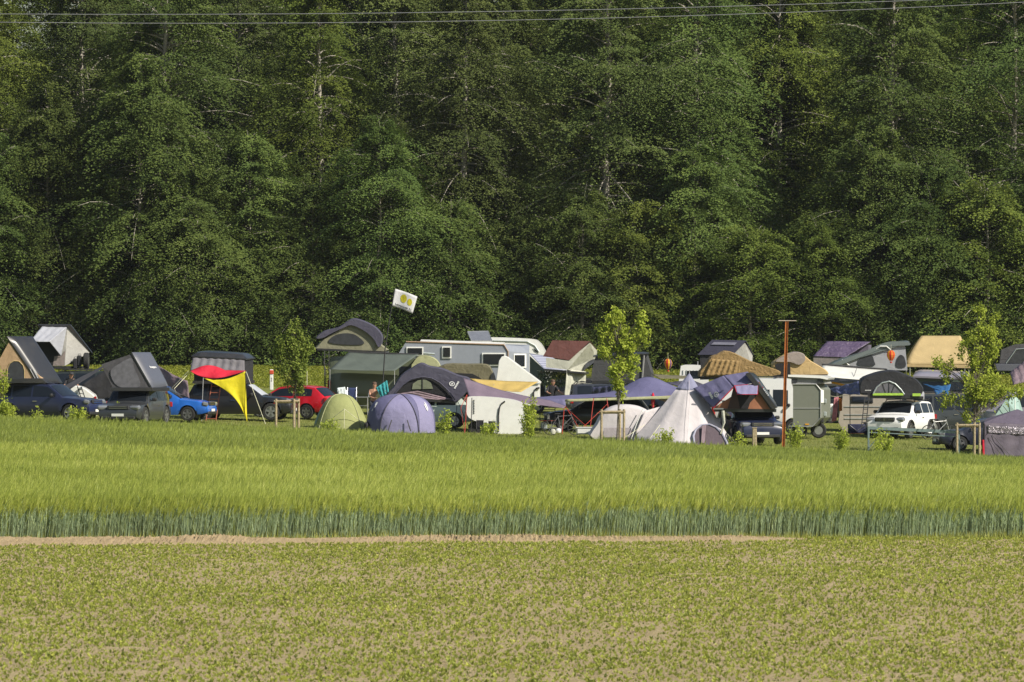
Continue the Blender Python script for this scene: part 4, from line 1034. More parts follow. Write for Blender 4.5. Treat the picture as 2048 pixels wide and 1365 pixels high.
# striped awning, netting, brown-roofed tent
q = q0(266)
ms_, n_, l_, b_, out_ = nt('striped_awning')
tc_ = node(n_, 'ShaderNodeTexCoord'); wv = node(n_, 'ShaderNodeTexWave', bands_direction='Z'); wv.inputs['Scale'].default_value = 3.0; wv.inputs['Distortion'].default_value = .3
l_.new(tc_.outputs['Object'], wv.inputs['Vector']); cr_ = node(n_, 'ShaderNodeValToRGB'); cr_.color_ramp.elements[0].color = (.24, .25, .33, 1); cr_.color_ramp.elements[1].color = (.42, .43, .52, 1)
l_.new(wv.outputs['Fac'], cr_.inputs[0]); l_.new(cr_.outputs[0], b_.inputs['Base Color']); b_.inputs['Roughness'].default_value = .6
t = T('awning', 'grey-blue striped awning sloping down from the right end of the camper', 'awning', 1105, 741, 266)
MB().cloth(q(1059, 707, 2.2), q(1098, 712, 2.6), q(1152, 740, 0), q(1090, 741, -.4), sag=.04).build('sheet', ms_, t, thick=.012, smooth=180)
panel([q(1060, 713, 2.0), q(1091, 741.5, -.35), q(1091, 800, -.35), q(1060, 800, 2.0)]).build('painted_shading', f_green, t, thick=.012)  # dark sheet added to stand for the shade below the awning
for a in ((1091, 741, -.4), (1150, 741, 0)): MB().tube([q(*a), q(a[0], 800, a[2])], .018).build('pole', m_plate, t)
MB().tube([q(1090, 741.5, -.4), q(1152, 741, 0)], .03).build('front_bar', m_plate, t)
q = q0(263.4)
t = T('camouflage_net', 'mottled green camouflage net hanging below the striped awning', 'net', 1120, 772, 263.4)
def net():
    r = np.random.default_rng(77); n = 2600
    u = r.uniform(0, 1, n); v = r.uniform(0, 1, n); a = q(1076, 742); X = a.x+u*(q(1152, 742).x-a.x); Z = a.z-v*(.74-.18*np.abs(u-.6)); Yy = a.y+r.normal(0, .05, n)
    ax = unit(r.normal(0, 1, (n, 3))*[1, .4, 1]); nr = unit(r.normal(0, .5, (n, 3))+[0, -1, 0])
    V, Fc = leaves_quads(np.stack([X, Yy, Z], -1), ax, nr, r.uniform(.05, .11, n), r.uniform(.03, .06, n))
    me = np_mesh('netting', V-np.array(worldloc(t)), Fc, r.uniform(0, 1, n))
    link('netting', me, leafmat('camo_scrim', [(0, (.06, .08, .05)), (.5, (.16, .20, .13)), (1, (.36, .40, .28))], .2, objvar=0), t)
net()
MB().tube([q(1074, 742), q(1154, 742)], .012).build('cord', m_rope, t)
q = q0(262.6)
t = T('roof_tent', 'roof tent with a red-brown gable roof and pale canvas walls reaching low', 'roof tent', 1140, 745, 262.6)
MB().add([q(1086, 713), q(1105, 681), q(1180, 683), q(1139, 721), q(1107, 700, 2.2), q(1180, 683, .1), q(1196, 703, 1.5), q(1150, 712, 2.4)], [(0, 1, 2, 3), (2, 6, 7)]).build('roof', f_redbr, t, thick=.02)
MB().add([q(1136, 722, .02), q(1180, 686, .12), q(1196, 703, 1.4), q(1192, 716, 1.4), q(1166, 745, .9), q(1135, 740, .02), q(1092, 716, .02), q(1092, 735, .02)], [(0, 1, 2, 3, 4, 5), (6, 0, 5, 7)]).build('wall', f_pale, t, thick=.015)
panel(smooth_line([q(x, y, d) for x, y, d in ((1166, 741, .75), (1172, 728, .8), (1184, 720, 1.1), (1191, 719, 1.3), (1190, 724, 1.25), (1176, 735, .85))], 3)).build('window', m_winfoil, t, thick=.02)
MB().cloth(q(1134, 738, .1), q(1172, 744, .7), q(1172, 808, .6), q(1128, 808, 0), 16, 8, wr=.05, fr=3).build('annex_skirt', f_pale, t, thick=.012, smooth=180)
MB().ext([q(1088, 738, .1), q(1170, 745, .1), q(1170, 749, .1), q(1088, 742, .1)], (.2, 1.4, 0)).build('base_tray', p_black, t)
car('off_road_car', 'dark car underneath the roof tent with the red-brown roof', 'car', 1135, 266.5, 182, SUV, paint('dark_grey_paint', (.03, .03, .034)))
# people under the netting
m_dshirt = mat('black_shirt', (.02, .02, .024), .85)
def seated(px, py, Y, label, mats, flip=1, g=None):
    c = P(px, py, Y); z0 = 0
    return person(label, Vector((c.x, Y, c.z-1.18)),
        {'pel': (0, .1, .50), 'waist': (0, .12, .68), 'chest': (.02*flip, .10, .92), 'neck': (.03*flip, .06, 1.06), 'head0': (.04*flip, .04, 1.12), 'head': (.05*flip, .02, 1.20), 'crown': (.05*flip, .03, 1.29), 'face': (.5*flip, -.86, 0),
         'shl': (-.17, .1, .99), 'ell': (-.24, -.08, .76), 'wrl': (-.14, -.28, .70), 'hal': (-.10, -.34, .70), 'shr': (.19, .06, .99), 'elr': (.30, -.1, .80), 'wrr': (.48, -.26, .68), 'har': (.54, -.3, .67),
         'hil': (-.10, .05, .48), 'knl': (-.13, -.38, .50), 'anl': (-.13, -.36, .08), 'tol': (-.13, -.52, .04), 'hir': (.10, .05, .48), 'knr': (.14, -.38, .50), 'anr': (.14, -.36, .08), 'tor': (.15, -.52, .04)}, mats, g)
seated(1080, 749, 264.2, 'person in a dark cap standing behind the pole left of the camouflage net', dict(skin=m_skin, cap=mat('cap_red', (.12, .03, .03), .8), shirt=m_dshirt, trousers=m_dshirt))
seated(1104, 766, 259.6, 'seated person in a black shirt with one bare arm stretched out below the net', dict(skin=m_skin, hair=m_hair, shirt=m_dshirt, trousers=m_dshirt))
seated(140, 752, 249.6, 'person with a dark cap whose head shows above the grey tarp', dict(skin=m_skin, cap=mat('cap_dark', (.03, .03, .035), .8), shirt=m_dshirt, trousers=m_dshirt))
# ================================================================== front middle: dome tents, pale car, tarps
q = q0(239.0)
t = T('dome_tent', 'low pale lime green dome tent with a teal end panel', 'tent', 686, 850, 239.0)
def dome(cx, base, top, hw, Y, depth, n=18, m=9, pw=1.0, sq=2.2):
    c = P(cx, base, Y); H = (base-top)*Y/F; W = hw*Y/F
    def fn(u, v):
        a = u*2*math.pi; ph = v*math.pi/2
        rr = math.cos(ph)**.75; x = math.copysign(abs(math.cos(a))**(2/sq), math.cos(a)); y = math.copysign(abs(math.sin(a))**(2/sq), math.sin(a))
        return c+Vector((x*W*rr, y*depth*rr, H*math.sin(ph)**pw))
    return fn
MB().grid(dome(682, 862, 788, 58, 239.6, 1.35, pw=2.1), 28, 10).build('canopy', f_lime, t, smooth=180)
fn_ = dome(682, 862, 788, 58.6, 239.6, 1.37, pw=2.1)
MB().grid(lambda u, v: fn_(.40+.17*u, .30+.55*v), 8, 8).build('end_panel', f_teal, t, smooth=180)
for a in (.12, .38, .62, .88):
    MB().tube([fn_(a, v/10) for v in range(11)], .018, 5).build('tent_pole', f_limed, t)
MB().tube([q(640, 855, -.3), q(690, 818, -.9), q(737, 856, -.2)], .012, 5).build('guy_rope', m_rope, t)
MB().tube([q(690, 818, -1.0), q(690, 856, -1.1)], .012, 5).build('door_zip', m_rope, t)
# violet dome tent
q = q0(236.4)
t = T('dome_tent', 'violet dome tent with pale door and two white marks, nearest the barley', 'tent', 802, 858, 236.4)
vf = dome(802, 866, 788, 69, 237.4, 1.5, pw=.62, sq=2.6)
MB().grid(vf, 40, 14).build('canopy', f_violet, t, smooth=180)
vg = dome(802, 866, 788, 69.5, 237.4, 1.515, pw=.62, sq=2.6)
# door between two poles on the camera side (u .62 .. .86)
def vdoor(u, v):
    a = .745; w_ = .078*(1-v)**.8
    return vg(a+w_*(2*u-1), .95*v)
MB().grid(vdoor, 10, 12).build('door', f_violetl, t, smooth=180)
MB().grid(lambda u, v: vg(.826+.13*u*(1-.3*v), .86*v), 8, 10).build('painted_shading', f_violetl, t, smooth=180)  # sunlit right side of the dome painted in lighter violet
for s in (0, 1): MB().tube([vdoor(s, k/12)+Vector((0, -.012, 0)) for k in range(13)], .022, 5).build('tent_pole', f_navy, t)
def vmark(u0, v0, pts): return panel([vg(u0+.001*x, v0+.01*y)+Vector((0, -.05, 0)) for x, y in pts])
o = vmark(.585, .26, ((0, 0), (7, 0), (8, 14), (19, 14), (20, 7), (26, 8), (24, 22), (4, 22))).build('mark', m_inkw, t)
o = vmark(.885, .26, ((0, 10), (6, 0), (10, 2), (7, 14), (1, 18))).build('mark', m_inkw, t)
o = vmark(.895, .26, ((2, 0), (12, 6), (15, 18), (9, 24), (4, 16), (4, 8))).build('mark', m_inkw, t)
for x0, x1 in ((784, 777), (815, 822)): MB().tube([q(x0, 840, -.62), q(x1, 862, -.72)], .025, 5).build('strap', f_dgrey, t)
sb = thing('bag', 'small dark bag lying at the left foot of the violet dome tent', 'bag', P(733, 858, 236.6))
MB().cbox(P(734, 852, 236.6), (.24, .3, .34), .1).build('pouch', f_black, sb, smooth=60)
MB().tube([P(730, 846, 236.6), P(733, 842, 236.6), P(738, 846, 236.6)], .012, 5).build('handle', m_plast, sb)
# pale car with the dark awning tent
car('hatchback', 'pale mint-white hatchback between the violet dome tent and the white trailer', 'car', 852, 243.4, 176, dict(HATCH, L=4.4, H=1.5), paint('mint_white_paint', (.55, .62, .56), .3, .06), rails=True)
q = q0(242.4)
t = T('roof_tent', 'dark navy canopy roof tent with a big arched opening and white ring emblem', 'roof tent', 850, 800, 242.4)
vault([q(x, y) for x, y in ((777, 790), (787, 775), (802, 752), (822, 738), (842, 727), (858, 733), (885, 738), (915, 751), (937, 757), (941, 772), (930, 788), (911, 804), (880, 795), (830, 788))], 1.8, .98, n=3).build('canopy', f_navy, t, smooth=45)
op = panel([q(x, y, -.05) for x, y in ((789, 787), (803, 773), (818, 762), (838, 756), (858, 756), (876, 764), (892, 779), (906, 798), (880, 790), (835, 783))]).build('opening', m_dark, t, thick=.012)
panel([q(x, y, -.09) for x, y in ((824, 779), (826, 768), (836, 761), (850, 759), (862, 766), (866, 778))]).build('window', fabric('greenish_mesh', (.20, .22, .15), .2), op, thick=.012)
MB().tube([q(845, 759, -.12), q(845, 779, -.12)], .02, 5).build('window_bar', m_plast, op)
MB().cloth(q(786, 789, -.12), q(835, 782, -.2), q(905, 799, -.15), q(870, 800, -.25), 14, 8, wr=.015).build('lower_flap', f_mauve, t, thick=.012, smooth=180)
MB().ext([q(782, 790, .02), q(911, 803, .02), q(911, 808, .02), q(850, 803, .02), q(782, 796, .02)], (.05, 1.7, 0)).build('base_tray', p_black, t)
MB().tube([q(790, 787, -.14), q(806, 770, -.14), q(822, 759, -.14), q(845, 754, -.14), (q(864, 757, -.14)), q(880, 766, -.14), q(896, 781, -.14), q(910, 800, -.14)], .028, 5).build('edge_hem', f_navy, t)
e0, eu, ev = q(897, 771, -.03), q(908, 774, -.03)-q(897, 771, -.03), q(900, 762, -.03)-q(897, 771, -.03)
emblem(lambda u, v: e0+eu*u+ev*v).build('emblem', m_inkw, t)
for k in range(5): panel([q(907.5+k*1.7+dx, 777.0-k*2.9+dy, -.03) for dx, dy in ((0, 0), (3.4, .8), (4.6, -1.5), (1.2, -2.3))]).build('lettering', m_inkw, t)
MB().tube([q(915, 802, -.1), q(943, 866, -.6)], .014, 5).build('tripod_leg', m_plast, t)
MB().tube([q(914, 802, -.1), q(912, 866, -.5)], .014, 5).build('tripod_leg', m_plast, t)
# brown-purple tarp
q = q0(239.8)
t = T('tarp', 'brown-purple tarp sweeping right from the navy canopy tent over the white trailer', 'tarp', 1030, 812, 239.8)
def swoop(u, v):
    up = [(926, 757), (960, 768), (1000, 781), (1050, 793), (1100, 802), (1132, 814)]; lo = [(938, 795), (965, 798), (1000, 803), (1050, 807), (1090, 812), (1128, 817)]
    i = min(int(u*5), 4); k = u*5-i
    a = [up[i][j]*(1-k)+up[i+1][j]*k for j in (0, 1)]; b = [lo[i][j]*(1-k)+lo[i+1][j]*k for j in (0, 1)]
    return q(a[0]+(b[0]-a[0])*v, a[1]+(b[1]-a[1])*v, 2.0*(1-v)+.45*v+.06*math.sin(v*5+u*4)+.05*math.sin(u*30+v*2)*(1-u))
MB().grid(swoop, 36, 10).build('sheet', f_purple, t, thick=.012, smooth=180)
for a, b, m in (((934, 790), (930, 868), m_redpole), ((944, 796), (942, 866), m_plast), ((1128, 816), (1124, 868), m_redpole)):
    MB().tube([q(*a, -.5), q(*b, -.55)], .018, 5).build('pole', m, t)
MB().tube([q(934, 790, -.5), q(922, 815, -.9), q(930, 868, -1.2)], .012, 5).build('guy_rope', m_redpole, t)
# white trailer with dark arched trim
q = q0(239.6)
t = T('box_trailer', 'white rounded box trailer with a curved dark trim strip under the brown-purple tarp', 'trailer', 990, 865, 239.6)
MB().ext(smooth_line([q(x, y) for x, y in ((934, 800), (945, 793), (1000, 796), (1036, 803), (1045, 815), (1048, 866), (988, 866), (984, 850), (950, 842), (934, 830))], 3), (.1, 1.7, 0)).build('body', m_white, t, smooth=40)
MB().tube([q(997, 864, -.03), q(997, 830, -.03), q(999, 816, -.03), q(1003, 808, -.03), q(1010, 803, -.03)], .035, 6).build('trim_strip', m_plast, t)
for k in range(9): MB().box(q(948, 801+k*3.2, -.02), (.05, .03, .03)).build('vent_slot', m_plast, t)
for dx in (950, 1010): MB().lathe([(0, -.09), (.2, -.09), (.29, -.08), (.29, .08), (.2, .09), (0, .09)], q(dx, 856, .3), 'Y', 16).build('wheel', m_tyre, t)
# violet awning strip and shelter
q = q0(243.2)
t = T('awning', 'violet shelter awning with a low dome and drooping front strip behind the red poles', 'awning', 1250, 800, 243.2)
def shel(u, v):
    x = 1062+u*312; hump = 34*math.exp(-((x-1298)/52)**2)*(1 if x > 1200 else math.exp(-((1200-x)/25)**2))
    fy = np.interp(x, [1062, 1130, 1215, 1300, 1372], [803, 799, 794, 796, 792]); by = np.interp(x, [1062, 1130, 1215, 1300, 1372], [797, 792, 789, 789, 784])-hump
    return q(x, by+(fy-by)*v**1.3, 2.6*(1-v))
MB().grid(shel, 40, 10).build('roof', f_violet, t, thick=.012, smooth=180)
MB().cloth(q(1062, 802, -.02), q(1130, 799, -.02), q(1132, 813, -.1), q(1068, 806, -.1), 10, 4, wr=.01).build('front_flap', f_violet, t, thick=.01, smooth=180)
MB().cloth(q(1130, 799, -.02), q(1372, 791, -.02), q(1372, 797, -.05), q(1130, 804, -.05), 20, 3, wr=.008).build('hem', f_limed, t, thick=.01, smooth=180)
MB().cloth(q(1305, 795, .1), q(1372, 787, .1), q(1360, 806, .2), q(1330, 804, .2), 8, 6, wr=.02).build('brown_lining', f_mauve, t, thick=.01, smooth=180)
panel([q(1306+7*math.cos(k*.52), 788+3.2*math.sin(k*.52), 1.1-.0) for k in range(12)]).build('mark', m_inkw, t, thick=.01)
for x0, x1, d in ((1187, 1179, -.2), (1213, 1224, -.3), (1306, 1306, .1)):
    MB().tube([q(x0, 797, d), q(x1, 866, d-.3)], .016, 5).build('pole', m_redpole, t)
for a, b in (((1130, 812, -.1), (1160, 860, -.9)), ((1215, 808, -.2), (1165, 855, -1.0)), ((1131, 815, -.1), (1185, 864, -1.1))):
    MB().tube([q(*a), q(*b)], .012, 5).build('guy_rope', m_redpole, t)
MB().lathe([(0, 0), (.06, .02), (.09, .45), (.02, .62), (0, .62)], P(1306, 815, 243.4), 'Z', 10).build('folded_parasol', f_red, t, smooth=50)
car('estate_car', 'dark estate car in the shade behind the red poles and guy ropes', 'car', 1196, 246.6, 174, ESTATE, paint('dark_blue_paint', (.025, .03, .042)))
# kitchen rack, bicycle, tub and bits under the awning
q = q0(241.4)
t = T('camp_kitchen', 'dark camp kitchen rack hung with lamps beneath the violet awning', 'rack', 1095, 866, 241.4)
for x in (1080, 1110): MB().tube([q(x, 806), q(x, 866)], .015, 5).build('upright', m_plast, t)
for y, m in ((842, m_redpole), (820, m_plast), (858, m_plast)): MB().cbox(q(1095, y, .2), (.66, .45, .03), .01).build('shelf', m, t)
MB().cbox(q(1088, 852, .2), (.28, .3, .34), .05).build('stove', m_steel, t)
tag(MB().lathe([(0, 0), (.05, 0), (.055, .14), (.03, .2), (0, .21)], q(1097, 839, .15), 'Z', 10).build('lantern', m_plate, smooth=50), 'small white lantern on the upper shelf of the camp kitchen', 'lantern')
tag(MB().lathe([(0, 0), (.08, 0), (.09, .05), (.09, .26), (0, .28)], q(1066, 822, .5), 'Z', 10).build('lantern', mat('lantern_yellow', (.6, .5, .2), .5), smooth=50), 'pale yellow lantern hanging behind the tall slim shrub', 'lantern')
def bicycle(px, Y, deg, label, m):
    t = thing('bicycle', label, 'bicycle', G(px, Y), R(deg))
    for x in (-.52, .52):
        w_ = MB().lathe([(.30, -.018), (.335, -.02), (.335, .02), (.30, .018), (.30, -.018)], (x, 0, .335), 'Y', 24, caps=False).build('wheel', m_tyre, t, world=False)
        mb = MB()
        for k in range(9):
            a = k*6.283/9; mb.tube([(x, 0, .335), (x+math.cos(a)*.30, 0, .335+math.sin(a)*.30)], .005, 4)
        mb.build('spokes', m_alu, w_, world=False)
    fr = MB()
    for a, b in (((-.52, 0, .335), (-.12, 0, .30)), ((-.52, 0, .335), (-.20, 0, .80)), ((-.12, 0, .30), (-.22, 0, .88)), ((-.12, 0, .30), (.36, 0, .76)), ((-.20, 0, .80), (.34, 0, .84)), ((.33, 0, .92), (.52, 0, .335))): fr.tube([a, b], .018, 6)
    fr.build('frame', m, t, world=False)
    MB().tube([(.33, 0, .92), (.36, 0, 1.0)], .014).tube([(.34, -.28, 1.02), (.38, 0, 1.0), (.34, .28, 1.02)], .014).build('handlebar', m_plast, t, world=False)
    MB().cbox((-.23, 0, .91), (.26, .13, .05), .02).build('saddle', m_plast, t, world=False)
    MB().lathe([(0, -.01), (.10, -.01), (.10, .01), (0, .01)], (-.12, .04, .30), 'Y', 14).build('chainring', m_alu, t, world=False)
    return t
bicycle(1126, 240.2, 6, 'bicycle standing under the violet awning beside the white tub', mat('grey_frame', (.12, .12, .13), .4))
q = q0(239.2)
t = T('plastic_tub', 'white plastic storage tub beside the bicycle under the red guy ropes', 'tub', 1172, 872, 239.2)
MB().cbox(q(1172, 862, .2), (.80, .5, .30), .05).build('box', m_white, t, smooth=40)
MB().cbox(q(1172, 855.5, .2), (.86, .56, .04), .015).build('lid', m_white, t)
o = MB().lathe([(0, 0), (.10, 0), (.12, .10), (.08, .19), (0, .21)], q(1106, 868, 0), 'Z', 12).build('bag', f_pale, smooth=60); tag(o, 'cream cloth bag on the ground below the camp kitchen', 'bag')
o = MB().lathe([(0, 0), (.10, 0), (.13, .08), (.09, .17), (0, .19)], q(1117, 866, .1), 'Z', 12).build('bag', m_white, smooth=60); tag(o, 'white plastic bag on the ground beside the bicycle wheel', 'bag')
# camping chairs in front of the trailer (dark)
chair(960, 872, 238.6, 'low dark folding chair at the left in front of the white box trailer', fabric('black_chair_cloth', (.02, .02, .024), .05), m_plast, .6)
chair(984, 874, 238.4, 'low dark folding chair at the right in front of the white box trailer', MATS['black_chair_cloth'], m_plast, .6)

# ================================================================== teepee and its vestibule
q = q0(236.8)
t = T('tunnel_tent', 'low lilac-grey tunnel tent joined to the left of the pointed tent', 'tent', 1240, 876, 236.8)
vault([q(x, y) for x, y in ((1184, 878), (1192, 846), (1208, 822), (1232, 811), (1262, 810), (1286, 816), (1300, 830), (1304, 878))], 1.7, .9, n=3).build('canopy', f_lilac, t, smooth=60)
MB().tube([q(1286, 818, -.2), q(1274, 845, -.3), q(1262, 878, -.4)], .02, 5).build('tent_pole', m_plate, t)
MB().cloth(q(1290, 822, -.15), q(1342, 808, .5), q(1300, 868, -.3), q(1270, 868, -.35), 22, 8, wr=.025, fr=6).build('pleated_panel', f_lilac, t, thick=.012, smooth=180)
MB().ext([q(1208, 856, -.12), q(1262, 856, -.12), q(1262, 875, -.12), q(1206, 875, -.12)], (0, .02, 0)).build('mud_flap', fabric('grey_lilac', (.40, .36, .40), .1), t)
t = T('teepee_tent', 'tall pointed lilac-grey teepee tent with a blue-grey peak and arched mesh door', 'tent', 1368, 888, 236.8)
q = q0(235.6)
apex = q(1381, 747, 1.5)
ring = [q(x, y, d) for x, y, d in ((1262, 884, .6), (1300, 890, -.3), (1360, 893, -.75), (1425, 893, -.5), (1470, 889, .4), (1462, 876, 2.2), (1400, 870, 3.2), (1320, 872, 2.6))]
def cone(k0, k1, m_, nm, bulge=-.07, extra=0.0):
    mb = MB(); n = len(ring); rings = []
    for i in range(9):
        v = k0+(k1-k0)*i/8; rr = []
        for j in range(n*4):
            a = ring[j//4]; b = ring[(j//4+1) % n]; f_ = (j % 4)/4; p = a.lerp(b, f_)
            o = p.lerp(apex, v); c = Vector((apex.x, apex.y, o.z)); ins = 1+bulge*math.sin(v*math.pi)*(1-.35*abs(2*f_-1) if 1 else 1)
            rr.append(c+(o-c)*(ins+extra)-Vector((0, 0, .0)))
        rings.append(rr)
    return mb.loft(rings, caps=False).build(nm, m_, t, smooth=50, thick=.01)
cone(0, .80, f_lilac, 'canvas'); cone(.765, 1, fabric('blue_grey_canvas', (.24, .245, .36), .1), 'peak', extra=.02)
MB().tube([apex-Vector((0, 0, .05)), apex+Vector((0, 0, .10))], .02).build('finial', m_alu, t)
dpts = [(1388, 890), (1386, 872), (1391, 860), (1402, 851), (1418, 849), (1432, 855), (1443, 866), (1452, 884), (1453, 890)]
dz = lambda y: -.70+(890-y)*.0155
w_ = panel([q(x, y, dz(y)) for x, y in dpts]).build('door_mesh', fabric('door_mesh_cloth', (.13, .10, .12), .2), t, thick=.01)
MB().tube([q(x, y, dz(y)-.03) for x, y in dpts], .045, 6).build('door_trim', fabric('blue_grey_trim', (.36, .36, .46), .1), t)
MB().cloth(q(1404, 852, -.30), q(1412, 850, -.28), q(1408, 886, -.72), q(1401, 886, -.72)).build('door_curtain', f_mauve, w_, thick=.01)
MB().tube([q(1380, 762, 1.2), q(1380, 800, .55), q(1376, 850, -.25), q(1372, 888, -.8)], .009, 5).build('seam', f_lilac, t)
for a, b in (((1290, 850, .3), (1236, 884, -.3)), ((1455, 868, .2), (1476, 892, -.9)), ((1320, 850, -.1), (1286, 893, -1.3))):
    MB().tube([q(*a), q(*b)], .010, 5).build('guy_rope', m_rope, t)
# ================================================================== violet roof tent on the navy off-roader
car('suv', 'dark navy SUV facing the field under the violet and terracotta roof tent', 'car', 1498, 237.8, -78, dict(SUV, H=1.72, W=1.94), paint('deep_navy_paint', (.012, .018, .05)))
q = q0(235.8)
t = T('roof_tent', 'violet and terracotta roof tent with slanted black lid and white emblem', 'roof tent', 1480, 822, 235.8)
MB().ext([q(1428, 818, .0), q(1552, 819, .0), q(1552, 825, .0), q(1428, 824, .0)], (.1, 1.7, 0)).build('base_tray', p_black, t)
MB().box(q(1437, 818, -.02), (.42, .04, .05)).build('tray_edge', m_plate, t)
MB().add([q(1427, 817), q(1507, 766), q(1518, 763), q(1548, 819), q(1430, 817, 1.6), q(1510, 766, 1.6), q(1550, 819, 1.6)], [(0, 1, 2, 3), (0, 4, 5, 1), (4, 6, 5), (0, 3, 6, 4)]).build('canvas', f_rust, t)
MB().cloth(q(1387, 778, .6), q(1448, 752, .35), q(1468, 774, -.02), q(1427, 816, -.06), 14, 12, wr=.012).build('fly_sheet', f_violet, t, thick=.014, smooth=180)
MB().cloth(q(1448, 752, .35), q(1496, 744, .35), q(1519, 764, -.05), q(1468, 774, -.04), 12, 6, wr=.01).build('fly_top', f_violet, t, thick=.014, smooth=180)
MB().cloth(q(1387, 778, .6), q(1448, 752, .35), q(1496, 744, .4), q(1460, 756, 1.7), 10, 6).build('fly_back', f_violet, t, thick=.014, smooth=180)
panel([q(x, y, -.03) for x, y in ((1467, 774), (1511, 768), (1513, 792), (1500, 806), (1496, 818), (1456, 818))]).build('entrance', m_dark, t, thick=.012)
panel([q(x, y, -.06) for x, y in ((1455, 818), (1468, 775), (1474, 790), (1480, 818))]).build('side_door', fabric('dark_brown_cloth', (.07, .045, .04), .05), t, thick=.012)
MB().cloth(q(1469, 772, -.05), q(1516, 768, -.05), q(1514, 789, -.65), q(1473, 789, -.65), wr=.008).build('window_awning', f_violetl, t, thick=.014, smooth=180)
MB().tube([q(1469, 772, -.06), q(1516, 768, -.06), q(1514, 789, -.67), q(1473, 789, -.67), q(1469, 772, -.06)], .014, 5).build('piping', f_red, t)
MB().tube([q(1427, 816.5, -.08), q(1468, 774, -.06)], .02, 5).build('piping', f_red, t)
lid = shell(q(1494, 746, -.12), q(1543, 818, -.12), q(1558, 815, 1.6), q(1510, 746, 1.6), .10, .06).build('lid', p_black, t, smooth=35)
A_, B_, D_ = q(1506, 756, -.16), q(1546, 812, -.16), q(1512, 752, -.16)
MB().ext([q(1490, 748, -.16), q(1499, 745, -.16), q(1553, 815, -.16), q(1545, 819, -.16)], (.05, .08, 0)).build('lid_edge', p_black, lid)
for k in range(6): MB().box(q(1525+k*2.2, 775+k*3.1, -.18), (.035, .02, .05)).build('lettering', m_inkw if k else m_redpole, lid)
def em(u, v): return q(1427+9*u+2*v, 794-11*v+2*u, .06)+Vector((0, -.05, 0))
emblem(em).build('emblem', m_inkw, t)
for k in range(5): panel([q(1416.5+k*2.1+dx, 786+k*3.6+dy, .12) for dx, dy in ((0, 0), (4.6, -1.4), (6, 1.8), (1.6, 3.2))]).build('lettering', m_inkw, t)
o = MB().tube([q(1445, 822, -.4), q(1447, 845, -.5), q(1441, 868, -.6)], .07, 8, .05).build('bundle', f_pale, smooth=60); tag(o, 'pale rolled bundle hanging beside the navy SUV under the violet roof tent', 'bundle')
bicycle(1466, 236.6, 80, 'dark bicycle leaning in the shade between the teepee tent and the navy SUV', m_plast)
bx = thing('marker_post', 'short square wooden post standing in front of the navy SUV', 'post', G(1509, 234.4))
MB().cbox(G(1509, 234.4, .40), (.18, .18, .8), .02).build('shaft', m_wood, bx)
MB().cbox(G(1509, 234.4, .81), (.21, .21, .03), .01).build('cap', m_wood, bx)
# ================================================================== behind: dark box tent, brown tent, gable tent
q = q0(257)
t = T('roof_tent', 'dark grey box roof tent half hidden behind the slim pear-shaped sapling', 'roof tent', 1235, 762, 257)
MB().ext([q(x, y) for x, y in ((1192, 710), (1290, 707), (1302, 745), (1303, 760), (1182, 762), (1184, 740))], (.15, 1.4, 0)).build('walls', fabric('graphite_canvas', (.055, .056, .06), .03), t)
shell(q(1186, 712, -.12), q(1298, 707, -.12), q(1300, 705, 1.5), q(1192, 710, 1.5), .06, .05).build('lid', p_black, t, smooth=35)
MB().tube([q(1288, 710, -.05), q(1284, 760, -.05)], .05, 6).build('rolled_strap', mat('grey_strap', (.22, .22, .22), .6), t)
MB().ext([q(1184, 762, -.05), q(1304, 760, -.05), q(1304, 767, -.05), q(1184, 768, -.05)], (.1, 1.5, 0)).build('base_tray', p_black, t)
car('pickup_truck', 'dark car under the dark grey box roof tent behind the sapling', 'car', 1240, 257.8, 4, BOX4, paint('dark_blue_grey_paint', (.03, .035, .05)))
o = MB().cloth(P(1185, 775, 255.6), P(1222, 772, 255.2), P(1228, 806, 255.2), P(1180, 806, 255.6), 12, 10, wr=.06).build('tarp', fabric('dark_blue_sheet', (.06, .065, .12), .05, rough=.45, bump=1), thick=.012, smooth=180); tag(o, 'crumpled dark blue sheet draped against the car left of the sapling', 'tarp')
q = q0(254.4)
t = T('roof_tent', 'ochre brown crumpled ridge roof tent behind the violet roof tent', 'roof tent', 1480, 762, 254.4)
vault([q(x, y) for x, y in ((1398, 754), (1412, 728), (1422, 714), (1436, 709), (1450, 702), (1470, 707), (1500, 722), (1545, 737), (1562, 745), (1548, 752), (1470, 752))], 1.9, .96, n=2).build('canvas', f_brown, t, smooth=45)
MB().cloth(q(1424, 718, -.1), q(1482, 722, -.1), q(1478, 751, -.2), q(1410, 753, -.2), 26, 8, wr=.05, fr=6).build('gathered_wall', f_brown, t, thick=.012, smooth=180)
MB().tube([q(1400, 754, -.15), q(1450, 751, -.2), q(1500, 748, -.15)], .02, 5).build('hem_cord', m_plast, t)
MB().ext([q(1400, 754, .05), q(1500, 752, .05), q(1500, 758, .05), q(1400, 760, .05)], (.1, 1.7, 0)).build('base_tray', p_black, t)
car('estate_car', 'car almost wholly hidden under the ochre brown roof tent', 'car', 1450, 255.4, 0, ESTATE, paint('grey_paint', (.12, .12, .13)))
q = q0(267)
t = T('roof_tent', 'black gable roof tent with a skylight strip in its roof', 'roof tent', 1455, 735, 267)
MB().add([q(1395, 710), q(1424, 680), q(1492, 682), q(1466, 710), q(1510, 711, 1.3), q(1440, 711, 2.5), q(1424, 711, 2.5)], [(0, 1, 2, 3), (2, 4, 5, 1)]).build('roof', fabric('blue_black_canvas', (.05, .05, .085), .03, bump=.15), t, thick=.03)
MB().add([q(1467, 709, .05), q(1490, 686, .1), q(1507, 711, 1.2), q(1506, 735, 1.2), q(1467, 736, .05)], [(0, 1, 2, 3, 4)]).build('gable', f_lgrey, t, thick=.02)
